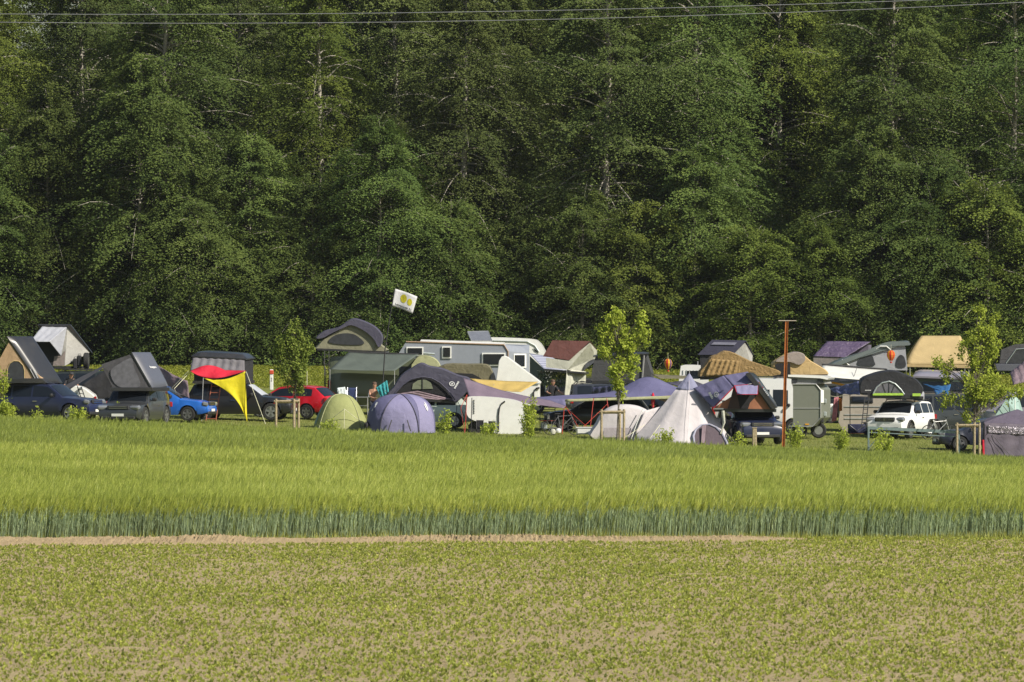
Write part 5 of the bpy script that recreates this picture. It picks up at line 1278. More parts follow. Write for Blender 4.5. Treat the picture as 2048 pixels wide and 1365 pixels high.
MB().ext([q(1399, 709, .1), q(1467, 709, .1), q(1467, 738, .1), q(1402, 738, .1)], (.5, 1.7, 0)).build('walls', f_black, t)
MB().add([q(1428, 684.5, -.05), q(1474, 685.5, -.05), q(1469, 690.5, -.05), q(1422, 689.5, -.05)], [(0, 1, 2, 3)]).build('skylight', mat('pale_foil', (.20, .20, .27), .35), t, thick=.02)
car('off_road_car', 'car hidden beneath the black gable roof tent', 'car', 1440, 269, 180, SUV, p_black)
q = q0(271)
t = T('caravan', 'small white caravan roof between the sapling and the black gable tent', 'caravan', 1385, 790, 271)
MB().ext(smooth_line([q(x, y) for x, y in ((1360, 795), (1361, 738), (1364, 732), (1372, 730), (1400, 731), (1412, 735), (1414, 795))], 3), (.1, 2, 0)).build('body', m_white, t, smooth=40)
for k in range(5): MB().box(q(1366+k*7, 745, -.02), (.03, .03, .2)).build('rib', m_steel, t)
panel([q(x, y, -.03) for x, y in ((1374, 742), (1400, 742), (1400, 756), (1374, 756))]).build('window', m_glass, t, thick=.02)
MB().tube([q(1396, 731, .3), q(1396, 723, .3)], .02).build('roof_pipe', m_alu, t)
for dx in (1375, 1402): MB().lathe([(0, -.09), (.3, -.09), (.3, .09), (0, .09)], q(dx, 790, .2), 'Y', 16).build('wheel', m_tyre, t)
o = MB().cloth(P(1302, 748, 256), P(1372, 752, 256.4), P(1420, 757, 256), P(1318, 757, 254.6), 14, 6, wr=.015, sag=.03).build('awning', f_olived, thick=.012, smooth=180); tag(o, 'flat olive-brown awning edge between the sapling and the ochre brown tent', 'awning')
o = MB().cloth(P(1330, 766, 252), P(1384, 760, 252), P(1420, 775, 251), P(1372, 778, 251), 14, 6, wr=.02).build('awning', f_navy, thick=.012, smooth=180); tag(o, 'dark blue awning corner just left of the pointed teepee peak', 'awning')
def balloon(px, py, Y, label, cols):
    t = T('balloon_lantern', label, 'lantern', px, py+14, Y, 'balloon lanterns')
    c = P(px, py, Y); segs = 12
    for k in range(4):
        mb = MB()
        for s in range(3):
            a0 = (k+4*s)*6.2832/12; a1 = a0+6.2832/12; pr = [(0, -.26), (.08, -.25), (.17, -.1), (.2, .02), (.17, .14), (.09, .22), (0, .235)]
            for (r0, z0), (r1, z1) in zip(pr, pr[1:]):
                mb.add([c+Vector((r_*math.cos(a), r_*math.sin(a), z)) for r_, a, z in ((r0, a0, z0), (r0, a1, z0), (r1, a1, z1), (r1, a0, z1))], [(0, 1, 2, 3)])
        mb.build('gore', fabric('balloon_%d' % cols[k], [(.62, .05, .03), (.72, .42, .03), (.10, .04, .20), (.70, .22, .03)][cols[k]], .25), t, smooth=40)
    MB().lathe([(0, -.36), (.05, -.36), (.06, -.29), (0, -.29)], c, 'Z', 8).build('basket', m_redpole, t)
    MB().tube([c+Vector((0, 0, .23)), c+Vector((0, 0, .5))], .006, 4).build('string', m_rope, t)
balloon(1336, 728, 262, 'yellow and purple balloon lantern hanging in front of the forest', (0, 1, 2, 1))
balloon(1782, 711, 264.0, 'red and orange balloon lantern hanging on the pop-up roof bus', (0, 3, 0, 1))
# ================================================================== right part
q = q0(233.8)
t = T('rusty_pole', 'tall rusty orange steel pole with a flat crossbar on top', 'pole', 1567, 895, 233.8)
m_rust = mat('rust', (.40, .135, .03), .75, var=.25, scale=5)
mb = MB()
a, b = q(1566.5, 900), q(1573.5, 643); r_ = .055
mb.ext([a+Vector((-r_, 0, 0)), a+Vector((r_, 0, 0)), b+Vector((r_, 0, 0)), b+Vector((-r_, 0, 0))], (0, .012, 0))
for s in (-r_, r_): mb.ext([a+Vector((s-.008, -.05, 0)), a+Vector((s+.008, -.05, 0)), b+Vector((s+.008, -.05, 0)), b+Vector((s-.008, -.05, 0))], (0, .11, 0))
mb.build('beam', m_rust, t)
MB().cbox(q(1574.5, 642), (.74, .08, .035), .01).build('crossbar', mat('pale_zinc', (.46, .40, .32), .5), t)
# beige dome roof tent
q = q0(261)
t = T('roof_tent', 'beige dome roof tent with grey roof panel and square dark opening', 'roof tent', 1598, 752, 261)
vault([q(x, y) for x, y in ((1545, 727), (1556, 718), (1572, 709), (1590, 705), (1606, 709), (1622, 722), (1636, 730), (1656, 744), (1645, 752), (1556, 752), (1549, 742))], 1.7, .94, n=3).build('canvas', fabric('yellow_beige_canvas', (.56, .40, .19), .15, bump=.6), t, smooth=55)
vault([q(x, y, -.12) for x, y in ((1551, 722), (1570, 711), (1590, 704), (1608, 709), (1610, 722), (1598, 730), (1580, 724), (1560, 724))], 1.6, .96, n=3).build('roof_panel', fabric('grey_beige_canvas', (.33, .28, .25), .1), t, smooth=55)
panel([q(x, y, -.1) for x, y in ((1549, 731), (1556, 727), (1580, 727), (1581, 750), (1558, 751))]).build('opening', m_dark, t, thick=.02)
MB().ext([q(1545, 751, -.05), q(1655, 749, -.05), q(1655, 755, -.05), q(1545, 757, -.05)], (.1, 1.8, 0)).build('base_tray', p_black, t)
# white van
car('van', 'white high-roof van behind the rusty pole and the violet roof tent', 'van', 1528, 249.5, -6, dict(VAN, L=4.4, H=2.5, xc=1.6, xrf=1.2, xrr=-2.1, xrb=-2.16, wins=[(-.15, .3), (.45, 1.1)]), m_white, rails=True)
# grey-green box trailer
q = q0(244.6)
m_gg = mat('grey_green_panel', (.155, .165, .135), .45, var=.04, dirt=.08)
t = T('box_trailer', 'grey-green box trailer with chamfered rear corners and pop-up grey top', 'trailer', 1615, 862, 244.6)
MB().ext([q(x, y) for x, y in ((1586, 769), (1632, 769), (1641, 780), (1641, 836), (1625, 853), (1586, 853))], (.55, 2.2, 0)).build('body', m_gg, t)
MB().tube([q(x, y, -.03) for x, y in ((1586, 769), (1632, 769), (1641, 780), (1641, 836), (1625, 853), (1586, 853))], .025, 5).build('edge_trim', m_alu, t)
MB().box(q(1613, 817, -.015), (1.15, .03, .03)).build('panel_seam', m_alu, t)
MB().ext([q(x, y, .15) for x, y in ((1583, 755), (1645, 757), (1650, 768), (1583, 768))], (.4, 1.8, 0)).build('popup_wall', fabric('grey_popup', (.30, .30, .29), .1), t)
MB().ext([q(x, y, .0) for x, y in ((1576, 750), (1644, 752), (1657, 757), (1655, 760), (1640, 757), (1576, 754))], (.4, 2.1, 0)).build('roof', m_white, t)
for x in (1588, 1640): panel([q(x-5, 758, .10), q(x+7, 758, .10), q(x+7, 766, .10), q(x-5, 766, .10)]).build('window', m_winfoil, t, thick=.02)
MB().box(q(1614, 849, -.03), (.16, .04, .05)).build('reflector', mat('amber', (.7, .32, .02), .3), t)
for x, dy in ((1600, .5), (1640, 1.2)):
    w_ = MB().lathe([(.18, -.1), (.29, -.12), (.34, -.08), (.34, .08), (.29, .12), (.18, .1), (.18, -.1)], q(x, 862, dy), 'Y', 18, caps=False).build('wheel', m_tyre, t, smooth=40)
    MB().lathe([(0, -.10), (.19, -.10), (.19, .1), (0, .1)], q(x, 862, dy), 'Y', 14).build('rim', m_rim, w_)
for k in range(5): MB().cbox(q(1646+(k % 2)*6, 790+k*13, .9), (.14, .4, .2), .03).build('side_locker', (m_plast, m_steel)[k % 2], t)
panel([q(1641, 779, .1), q(1648, 781, .3), q(1648, 806, .3), q(1641, 806, .1)]).build('sign_panel', m_plate, t, thick=.02)
# hanging clothes
q = q0(252)
t = T('clothes_line', 'line strung between the grey-green trailer and the beige caravan', 'clothes line', 1672, 792, 252)
MB().tube([q(1645, 790), q(1672, 794), q(1700, 790)], .008, 4).build('cord', m_rope, t)
for x in (1646, 1700): MB().tube([q(x, 786), q(x, 868)], .018, 5).build('post', m_plast, t)
o = MB().cloth(q(1668, 796, -.03), q(1677, 794, -.03), q(1673, 842, -.05), q(1663, 844, -.05), 10, 8, wr=.03).build('towel', fabric('pink_stripe', (.55, .22, .25), .2, var=.5), thick=.01, smooth=180); tag(o, 'pink and white striped towel hanging on the clothes line', 'towel')
o = MB().cloth(q(1678, 797, -.02), q(1684, 796, -.02), q(1684, 822, -.04), q(1678, 823, -.04), 6, 6, wr=.03).build('towel', fabric('orange_cloth', (.55, .19, .04), .2), thick=.01, smooth=180); tag(o, 'orange towel hanging right of the pink striped one', 'towel')
o = MB().cloth(q(1658, 808, -.02), q(1666, 808, -.02), q(1666, 830, -.03), q(1658, 830, -.03), 6, 6, wr=.02).build('towel', m_plate, thick=.01, smooth=180); tag(o, 'small white cloth hanging left of the pink striped towel', 'towel')
# bus with tilted pop-up roof and white awning
q = q0(265)
t = car('camper_bus', 'dark camper bus with a tilted pop-up roof behind the white awning', 'camper', 1722, 266.2, 0, dict(BUS, H=2.0), paint('bus_grey_paint', (.05, .055, .06)), rails=False)
t = T('popup_roof', 'pop-up roof tent of the bus, grey-green lid tilted up above white canvas', 'roof tent', 1722, 745, 265)
MB().add([q(1664, 732), q(1770, 694), q(1810, 688), q(1815, 741), q(1672, 741), q(1664, 732, 1.5), q(1770, 694, 1.5), q(1810, 688, 1.5), q(1815, 741, 1.5), q(1672, 741, 1.5)],
         [(0, 1, 2, 3, 4), (9, 8, 7, 6, 5), (2, 7, 8, 3), (0, 5, 6, 1), (1, 6, 7, 2), (4, 3, 8, 9), (0, 4, 9, 5)]).build('canvas', fabric('grey_white_canvas', (.36, .37, .40), .15, bump=.3), t)
shell(q(1660, 731, -.12), q(1818, 683, -.12), q(1818, 681, 1.7), q(1660, 728, 1.7), .10, .07).build('lid', paint('grey_green_shell', (.13, .155, .155), .4, .05), t, smooth=35)
MB().ext(smooth_line([q(x, y, -.14) for x, y in ((1662, 729), (1730, 703), (1760, 689), (1785, 683), (1816, 685), (1818, 691), (1786, 693), (1750, 703), (1690, 727), (1665, 735))], 3), (0, .12, 0)).build('lid_edge', MATS['grey_green_shell'], t, smooth=40)
panel(smooth_line([q(x, y, -.03) for x, y in ((1716, 731), (1720, 716), (1733, 708), (1744, 712), (1748, 722), (1748, 732))], 3)).build('window', m_winfoil, t, thick=.02)
panel(smooth_line([q(x, y, -.03) for x, y in ((1793, 734), (1794, 718), (1801, 710), (1809, 716), (1811, 734))], 3)).build('window', m_winfoil, t, thick=.02)
MB().tube([q(1680, 733, -.06), q(1695, 718, -.06)], .025, 5).tube([q(1684, 720, -.06), q(1698, 731, -.06)], .025, 5).build('hinge_strut', m_plate, t)
MB().tube([q(1748, 701, -.08), q(1760, 693, -.2), q(1772, 693, -.2), q(1781, 700, -.08)], .03, 5).build('rain_lip', m_plate, t)
q = q0(261.6)
t = T('awning', 'white awning sloping down in front of the pop-up roof bus', 'awning', 1710, 758, 261.6)
MB().cloth(q(1652, 731, 2.6), q(1780, 741, 2.6), q(1722, 760, 0), q(1638, 752, 0), 16, 8, sag=.03).build('sheet', f_white, t, thick=.012, smooth=180)
MB().tube([q(1650, 729.5, 2.6), q(1782, 740, 2.6)], .05).build('cassette', m_plast, t)
for x, y in ((1640, 752), (1720, 760)): MB().tube([q(x, y), q(x, 850)], .018, 5).build('pole', m_alu, t)
MB().tube([q(1718, 735, 1.4), q(1690, 795, -1.2)], .012, 5).build('guy_rope', m_plast, t)
MB().tube([q(1648, 768, 1.5), q(1668, 766, 1.2), q(1692, 771, 1.5)], .05, 6).build('orange_roll', mat('orange_roll', (.6, .28, .03), .6), t)
# dark purple tent behind
q = q0(276)
t = T('roof_tent', 'dark purple sloping roof tent with crinkled sheet behind the tilted pop-up roof', 'roof tent', 1680, 728, 276)
MB().cloth(q(1626, 713), q(1657, 683, 1.2), q(1745, 684, 1.2), q(1690, 715), 20, 14, wr=.03).build('roof_sheet', fabric('dark_purple_film', (.10, .075, .13), .05, rough=.4, bump=1.1, bscale=5), t, thick=.012, smooth=180)
MB().ext([q(1627, 713, .05), q(1690, 715, .05), q(1690, 738, .05), q(1627, 738, .05)], (.4, 2.0, 0)).build('walls', fabric('taupe_wall', (.20, .18, .17), .1), t)
MB().ext([q(1657, 690, 1.3), q(1740, 690, 1.3), q(1740, 738, 1.3), q(1657, 738, 1.3)], (.2, .8, 0)).build('rear_wall', f_purpled, t)
car('off_road_car', 'car hidden beneath the dark purple roof tent', 'car', 1680, 277, 2, BUS, p_black, rails=False)
# beige ridge tent on a vehicle
q = q0(268.5)
t = T('frame_tent', 'large tan ridge tent roof rising above the vehicles right of the pop-up bus', 'tent', 1878, 735, 268.5)
MB().grid(lambda u, v: q(1813+u*(1944-1813)+(1-v)*0+v*0+((1847-1813)*(1-u)+(1925-1944)*u)*v**1.35, 729-57*v+.0, 1.3*v+.0), 14, 10).build('roof', f_tan, t, thick=.015, smooth=180)
MB().cloth(q(1944, 729), q(1925, 672, 1.3), q(1925, 672, 1.35), q(1950, 729, 2.6), 8, 8).build('gable', f_tan, t, thick=.015, smooth=180)
MB().grid(lambda u, v: q(1813+u*131+((1847-1813)*(1-u)+(1925-1944)*u)*v**1.35, 729-57*v, 2.6-1.25*v), 10, 8).build('rear_roof', f_tan, t, thick=.015, smooth=180)
MB().ext([q(1813, 729, -.02), q(1944, 730, -.02), q(1944, 737, -.02), q(1814, 734, -.02)], (.0, .03, 0)).build('valance', f_tan, t)
for x in (1820, 1938):
    for d in (.05, 2.5): MB().tube([q(x, 733, d), q(x, 815, d)], .025).build('pole', m_alu, t)
car('van', 'dark green van in the shade beneath the tan ridge tent', 'van', 1885, 271.8, 3, dict(BUS, L=5.0, H=2.1), paint('dark_green_van_paint', (.05, .075, .06)), rails=False)
q = q0(263)
t = T('roof_tent', 'closed lilac-grey hard-shell roof tent below the tan ridge tent', 'roof tent', 1880, 762, 263)
shell(q(1826, 752, -.1), q(1938, 757, -.1), q(1942, 748, 1.5), q(1836, 743, 1.5), .14, .08).build('shell', paint('lilac_grey_shell', (.22, .21, .26), .35, .05), t, smooth=35)
MB().ext([q(1828, 752), q(1936, 757), q(1936, 762), q(1828, 758)], (.2, 1.5, 0)).build('base_tray', p_black, t)
car('estate_car', 'grey car carrying the closed lilac-grey roof tent in the second row', 'car', 1890, 264, 183, dict(SUV, H=1.7), paint('mid_grey_paint', (.12, .12, .135)))
o = MB().cloth(P(1846, 768, 254), P(1868, 774, 253.6), P(1902, 770, 253.6), P(1896, 790, 252.6), 14, 8, wr=.03).build('tarp', f_blue, thick=.012, smooth=180); tag(o, 'small dark blue tarp hanging behind the white off-road car', 'tarp')
o = MB().cloth(P(1867, 780, 253.4), P(1902, 768, 253.8), P(1898, 780, 252.6), P(1872, 790, 252.6), 10, 6, wr=.02).build('tarp', fabric('blue_flap', (.04, .15, .36), .15), thick=.012, smooth=180); tag(o, 'bright blue tarp flap beside the dark blue one', 'tarp')
# old beige caravan
q = q0(256.4)
t = T('caravan', 'old beige caravan with a rounded window behind the white off-road car', 'caravan', 1730, 866, 256.4)
MB().ext(smooth_line([q(x, y) for x, y in ((1686, 862), (1685, 800), (1690, 782), (1706, 776), (1790, 776), (1800, 782), (1802, 862))], 3), (.1, 2.1, 0)).build('body', mat('caravan_beige', (.36, .32, .27), .5, var=.06, dirt=.2), t, smooth=40)
fr = MB().cbox(q(1724, 800, -.02), (1.0, .05, .32), .06).build('window', m_plast, t, smooth=50)
MB().cbox(q(1724, 800, -.05), (.9, .03, .25), .05).build('pane', m_glass, fr, smooth=50)
for y in (814, 830, 838): MB().box(q(1744, y, -.015), (2.5, .03, .03)).build('moulding', m_steel, t)
for x in (1715, 1780): MB().lathe([(0, -.1), (.32, -.1), (.32, .1), (0, .1)], q(x, 862, .2), 'Y', 16).build('wheel', m_tyre, t)
q = q0(254.2)
t = T('folding_crate', 'dark blue folding crate on the grass in front of the beige caravan', 'crate', 1713, 866, 254.2)
MB().cbox(q(1713, 858), (.76, .5, .42), .03).build('box', fabric('blue_crate_cloth', (.035, .04, .085), .02), t)
MB().tube([q(1698, 850, -.26), q(1713, 862, -.27), q(1729, 850, -.26)], .012, 4).build('frame', m_alu, t)
MB().box(q(1713, 867, -.26), (.7, .02, .03)).build('foot_bar', m_redpole, t)
o = thing('storage_box', 'near-black blue storage box between the crate and the white off-road car', 'box', q(1735, 870))
MB().cbox(q(1736, 860, .1), (.34, .5, .55), .04).build('box', mat('petrol_plastic', (.012, .03, .05), .5), o); MB().cbox(q(1736, 847, .1), (.38, .54, .05), .015).build('lid', m_plast, o)
# white off-roader with the black dome tent
DU = dict(L=4.32, W=1.86, H=1.66, zb=1.08, zh=1.08, wr=.36, xc=1.02, xrf=.42, xrr=-1.85, xrb=-2.06, wins=[(-1.78, -1.3), (-1.22, -.38), (-.30, .72)], zs=.33, lz=.84, gh=.2)
t = car('off_road_car', 'white off-road car with black roof bars facing the field at right', 'car', 1803, 251.6, -114, DU, paint('clean_white_paint', (.80, .80, .79), .25, .02))
for dy in (-.32, 0, .32): MB().box((2.19, dy, .86), (.03, .26, .022)).build('grille_slot', m_chrome, t, world=False)
MB().box((2.2, 0, .86), (.05, .10, .14)).build('badge', m_chrome, t, world=False)
MB().cbox((2.14, 0, .40), (.16, 1.35, .22), .05).build('skid_plate', m_plast, t, world=False)
text_parts('MHL EU 35', lambda u, v: Vector((2.215, .20-.44*(-1)*(u-.0)-.22*0-.42*0 if False else -.21+.42*u, .435+.42*v*1.0)), True).build('plate_lettering', m_ink, t, world=False)
for ax_ in (DU['L']/2-.86, -DU['L']/2+.92):
    for sg in (1, -1):
        MB().tube([(ax_+.445*math.cos(k*math.pi/10), sg*.925, .36+.445*math.sin(k*math.pi/10)) for k in range(11)], .045, 6).build('arch_trim', m_plast, t, world=False)
q = q0(250.6)
t = T('roof_tent', 'black dome roof tent with arched mesh side and lime stripe on the white car', 'roof tent', 1785, 795, 250.6)
vault([q(x, y) for x, y in ((1719, 776), (1724, 758), (1745, 748), (1768, 742), (1790, 741), (1812, 749), (1832, 758), (1843, 770), (1847, 780), (1838, 792), (1800, 794), (1740, 792), (1722, 788))], 1.7, .95, n=3).build('canvas', f_black, t, smooth=50)
panel(smooth_line([q(x, y, -.07) for x, y in ((1746, 787), (1753, 775), (1764, 766), (1778, 763), (1790, 768), (1802, 780), (1806, 787), (1775, 787))], 3)).build('mesh_window', m_screen, t, thick=.012)
for a, b in (((1778, 764), (1778, 788)), ((1765, 767), (1772, 788)), ((1790, 769), (1782, 788))): MB().tube([q(*a, -.1), q(*b, -.1)], .012, 5).build('pole', m_plast, t)
MB().tube([q(x, y, -.1) for x, y in ((1746, 788), (1753, 775), (1764, 766), (1778, 763), (1790, 768), (1802, 780), (1808, 789))], .03, 5).build('arch_piping', m_steel, t)
MB().box(q(1776, 789, -.1), (1.35, .03, .10)).build('lime_stripe', fabric('lime_trim', (.36, .56, .08), .1), t)
MB().box(q(1833, 790, -.08), (.36, .03, .12)).build('lime_stripe', MATS['lime_trim'], t)
for k in range(5): MB().box(q(1731+k*2.4, 781, -.10), (.04, .02, .03)).build('lettering', m_inkw, t)
MB().ext([q(1735, 792, -.02), q(1846, 793, -.02), q(1846, 798, -.02), q(1735, 797, -.02)], (.2, 1.6, 0)).build('base_tray', p_black, t)
MB().cloth(q(1662, 778, 1.6), q(1718, 763, .2), q(1720, 790, .0), q(1672, 786, 1.0), 16, 10, wr=.05, sag=.05).build('side_awning', f_bluesh, t, thick=.012, smooth=180)
MB().cloth(q(1838, 770, .1), q(1850, 786, .5), q(1850, 802, .6), q(1840, 795, .1), 6, 6, wr=.03).build('rear_flap', f_silver, t, thick=.012, smooth=180)
tag(ladder(0, q(1729, 795, -.3), q(1720, 856, -.9), q(1737, 795, -.3), q(1729, 856, -.9), 7, m_plast).build('ladder', m_plast), 'dark ladder leaning down from the black dome roof tent left of the white car', 'ladder')
# dark vehicles at right
car('off_road_car', 'dark green-grey off-road car behind the white one, left of the right-hand sapling', 'car', 1915, 256.4, 8, dict(BOX4, H=1.95), paint('dark_petrol_paint', (.028, .034, .036)))
bicycle(1878, 250.8, 20, 'bicycle leaning behind the white off-road car', m_alu)
car('estate_car', 'dark blue low car whose nose shows left of the purple shelter', 'car', 1972, 238.8, 187, dict(ESTATE, L=4.3, H=1.42), paint('midnight_paint', (.02, .024, .042)), rails=False)
# purple shelter
q = q0(233.8)
t = T('shelter_tent', 'dark purple shelter tent with a shiny silver strip at the right edge', 'tent', 2010, 912, 233.8)
ap = q(2042, 820, 1.6)
cr_ = [q(1968, 846, 0), q(2116, 852, 0), q(2124, 850, 3.2), q(1985, 840, 3.2)]
MB().add([ap]+cr_, [(0, 1, 2), (0, 2, 3), (0, 3, 4), (0, 4, 1)]).build('roof', fabric('purple_roof', (.125, .105, .145), .08), t, thick=.015)
MB().cloth(q(1968, 846, -.0), q(2116, 852, -.0), q(2116, 918, -.15), q(1966, 914, -.15), 40, 12, wr=.02, fr=4).build('front_wall', fabric('purple_wall', (.14, .12, .155), .08), t, thick=.012, smooth=180)
MB().cloth(q(1968, 846, .02), q(1985, 842, 3.2), q(1984, 908, 3.2), q(1966, 914, 0), 8, 6, wr=.02).build('side_wall', MATS['purple_wall'], t, thick=.012, smooth=180)
MB().cloth(q(1975, 851, -.06), q(2110, 859, -.06), q(2110, 873, -.09), q(1975, 866, -.09), 44, 8, wr=.025, fr=11).build('silver_strip', mat('clear_film', (.25, .225, .265), .2, .25, var=.35, scale=9, bump=1.0, bscale=14), t, thick=.008, smooth=180)
MB().tube([q(1976, 875, -.1), q(2000, 908, -.25)], .012, 5).tube([q(1984, 870, -.1), q(2020, 912, -.25)], .012, 5).build('wall_fold', f_black, t)
for x in (1967, 2115): MB().tube([q(x, 846, .0), q(x, 914, -.1)], .022).build('pole', m_plast, t)
o = MB().tube([q(1965, 880, -.2), q(1966, 911, -.2)], .05, 8).build('rolled_flag', f_red, smooth=50); tag(o, 'narrow red roll standing between the stake frame and the purple shelter', 'roll')
# barrier rail
q = q0(233.0)
t = T('guard_rail', 'grey-blue steel barrier rail with one angled post in front of the white car', 'barrier', 1830, 900, 233.0)
m_rail = mat('rail_steel', (.19, .25, .25), .5, .3, var=.15)
MB().ext([q(1736, 853), q(1920, 862), q(1920, 868), q(1736, 859)], (0, .06, 0)).build('upper_rail', m_rail, t)
MB().ext([q(1736, 864), q(1920, 873), q(1920, 875), q(1736, 866)], (0, .04, 0)).build('lower_rail', m_rail, t)
for x in (1737, 1918): MB().cbox(q(x, 878 if x < 1800 else 886), (.08, .08, 1.0), .01).build('post', m_rail, t)
MB().tube([q(1738, 896), q(1752, 880)], .025, 5).build('brace', m_rail, t)
MB().ext([q(1795, 905, -.4), q(1910, 911, -.4), q(1910, 914, -.4), q(1795, 908, -.4)], (0, .25, 0)).build('fallen_rail', m_rail, t)
# tents at the right edge
q = q0(262)
t = T('roof_tent', 'dark grey roof tent cut by the right edge above the staked sapling', 'roof tent', 2040, 752, 262)
MB().ext([q(x, y) for x, y in ((1998, 728), (2002, 700), (2028, 690), (2070, 686), (2120, 700), (2120, 730))], (.2, 1.8, 0)).build('canvas', f_dgrey, t, bevel=.03)
panel([q(x, y, -.03) for x, y in ((2012, 726), (2030, 700), (2060, 698), (2060, 728))]).build('window', m_winfoil, t, thick=.02)
MB().tube([q(2012, 727, -.05), q(2032, 699, -.05), q(2062, 697, -.05)], .025, 5).build('frame_pole', m_steel, t)
MB().ext([q(1990, 728, -.1), q(2120, 728, -.1), q(2120, 744, -.1), q(1994, 742, -.1)], (.1, 1.9, 0)).build('base_shell', p_slate, t, bevel=.02)
car('van', 'lilac-grey van under the roof tent at the right edge', 'van', 2062, 263.4, 184, dict(BUS, L=5.0, H=1.95), paint('lilac_van_paint', (.20, .19, .235)), rails=False)
q = q0(252)
t = T('ridge_tent', 'pale teal ridge tent behind the purple shelter at the right edge', 'tent', 2020, 850, 252)
MB().add([q(1985, 840), q(2012, 800, .2), q(2040, 792, 1.5), q(2044, 838, .2), q(2048, 800, 2.4), q(2060, 838, 2.6)], [(0, 1, 2, 3), (2, 4, 5, 3)]).build('roof', fabric('pale_teal_roof', (.33, .46, .42), .2), t, thick=.012)
MB().tube([q(2006, 812, -.02), q(2026, 838, -.02)], .015, 5).build('seam', f_dgrey, t)
MB().tube([q(2030, 778, 0), q(2030, 842, 0)], .02, 5).build('pole', m_plate, t)
MB().ext([q(1985, 840, .02), q(2044, 838, .22), q(2044, 870, .22), q(1985, 872, .02)], (.3, 1.6, 0)).build('wall', f_teal, t)
o = MB().cloth(P(2020, 745, 256), P(2050, 722, 256), P(2070, 760, 255), P(2026, 770, 255), 10, 8, wr=.03).build('awning', f_mauve, thick=.012, smooth=180); tag(o, 'mauve awning corner hanging at the right edge below the dark roof tent', 'awning')

# ================================================================== saplings, stakes, shrubs
m_yl = leafmat('young_leaf', [(0, (.21, .28, .035)), (.5, (.36, .44, .06)), (1, (.50, .56, .10))], .4, objvar=.06)
def sapling(name, px, Y, label, top_py, blobs, nleaf, leaf, bend, m=None, g=None):
    """blobs: (px, py, rx_px, ry_px) lobes of the crown; leaves on twigs inside them"""
    base = G(px, Y); t = thing(name, label, 'tree', base, 0, g); s = Y/F; r = np.random.default_rng(int(px))
    tb = MB(); top = P(bend, top_py, Y)
    mid = (base+top)/2+Vector((.05, 0, 0)); tb.tube([base-Vector((0, 0, .1)), base.lerp(mid, .5), mid, top], .05, 7, .012)
    VV = []; w = np.array([b[2]*b[3] for b in blobs], float); w /= w.sum()
    for (bx, by, rx, ry), q_ in zip(blobs, w):
        c = np.array(P(bx, by, Y)); n = int(nleaf*q_); k = max(5, n//45)
        # twigs: start on the stem, end inside the lobe
        d = unit(r.normal(0, 1, (k, 3)))*r.uniform(.35, 1, (k, 1))**.6
        ends = c+d*np.array([rx*s, min(rx, ry)*s*.9, ry*s])
        for e in ends:
            f_ = min(max((e[2]-base.z)/(top.z-base.z)*.8-.06, .12), .9); st = base.lerp(top, f_)
            tb.tube([st, st.lerp(Vector(e), .55)+Vector((0, 0, .05)), Vector(e)], .012, 4, .004)
        j = r.integers(0, k, n); pos = ends[j]+r.normal(0, 1, (n, 3))*np.array([.12, .12, .15])*(.5+rx*s*.35)
        ax = unit(r.normal(0, 1, (n, 3))+np.array([0, 0, -.3])); nr = unit(r.normal(0, .7, (n, 3))+np.array([.2, -.3, .8]))
        V, _ = leaves_quads(pos, ax, nr, leaf*r.uniform(.7, 1.3, n), leaf*r.uniform(.45, .7, n)); VV.append(V)
    V = np.concatenate(VV)-np.array(base)
    tb.build('trunk', m_bark, t, smooth=60)
    link('crown', np_mesh('crown', V, np.arange(len(V)).reshape(-1, 4), np.clip(r.normal(.5, .22, len(V)//4), 0, 1)), m or m_yl, t)
    return t
sapling('sapling', 589, 236.6, 'round bushy sapling in front of the red hatchback', 650,
        [(589, 675, 16, 26), (572, 690, 20, 24), (604, 700, 20, 30), (585, 730, 34, 36), (612, 715, 16, 26), (560, 700, 16, 18), (590, 765, 18, 22), (590, 650, 7, 16)], 6500, .115, 590, leafmat('sapling_leaf', [(0, (.09, .13, .025)), (.5, (.19, .25, .045)), (1, (.34, .39, .09))], .35, objvar=0), 'staked saplings')
sapling('sapling', 1234, 234.2, 'slim pear-shaped bright sapling rising between two stakes', 640,
        [(1228, 650, 12, 30), (1213, 690, 14, 45), (1250, 690, 16, 50), (1282, 660, 14, 34), (1268, 700, 14, 30), (1240, 745, 26, 34), (1228, 640, 22, 14), (1210, 665, 12, 24), (1262, 740, 12, 24), (1240, 785, 10, 18)], 5600, .135, 1240, None, 'staked saplings')
sapling('sapling', 1946, 232.6, 'large staked sapling with spreading lower boughs at the right', 640,
        [(1960, 650, 18, 40), (1950, 700, 32, 40), (1975, 690, 24, 36), (1955, 755, 42, 40), (1900, 745, 22, 16), (1890, 730, 14, 12), (1905, 800, 24, 16), (1985, 790, 36, 22), (2028, 785, 26, 14), (1950, 800, 34, 30), (1990, 650, 12, 26), (1875, 725, 10, 14), (1940, 835, 16, 14)], 6400, .125, 1955, None, 'staked saplings')
def stakes(name, label, px0, pys, Y, extra):
    t = T(name, label, 'tree stakes', px0[0], pys[1], Y, 'tree stake frames')
    for x, d in extra: MB().tube([P(x, pys[0], Y)+Vector((0, d, 0)), P(x, pys[1]+6, Y)+Vector((0, d, 0))], .052, 8).build('post', m_wood, t, smooth=50)
    a, b = px0; MB().tube([P(a-3, pys[0]+5, Y), P(b+3, pys[0]+5, Y)], .05, 8).build('cross_piece', m_wood, t, smooth=50)
    MB().tube([P(a, pys[0]+7, Y+.6), P(b, pys[0]+7, Y+.6)], .045, 8).build('cross_piece', m_wood, t, smooth=50)
stakes('tree_stakes', 'wooden stake frame around the round sapling by the red hatchback', (551, 596), (798, 850), 235.8, ((552, 0), (588, -.1), (597, .1)))
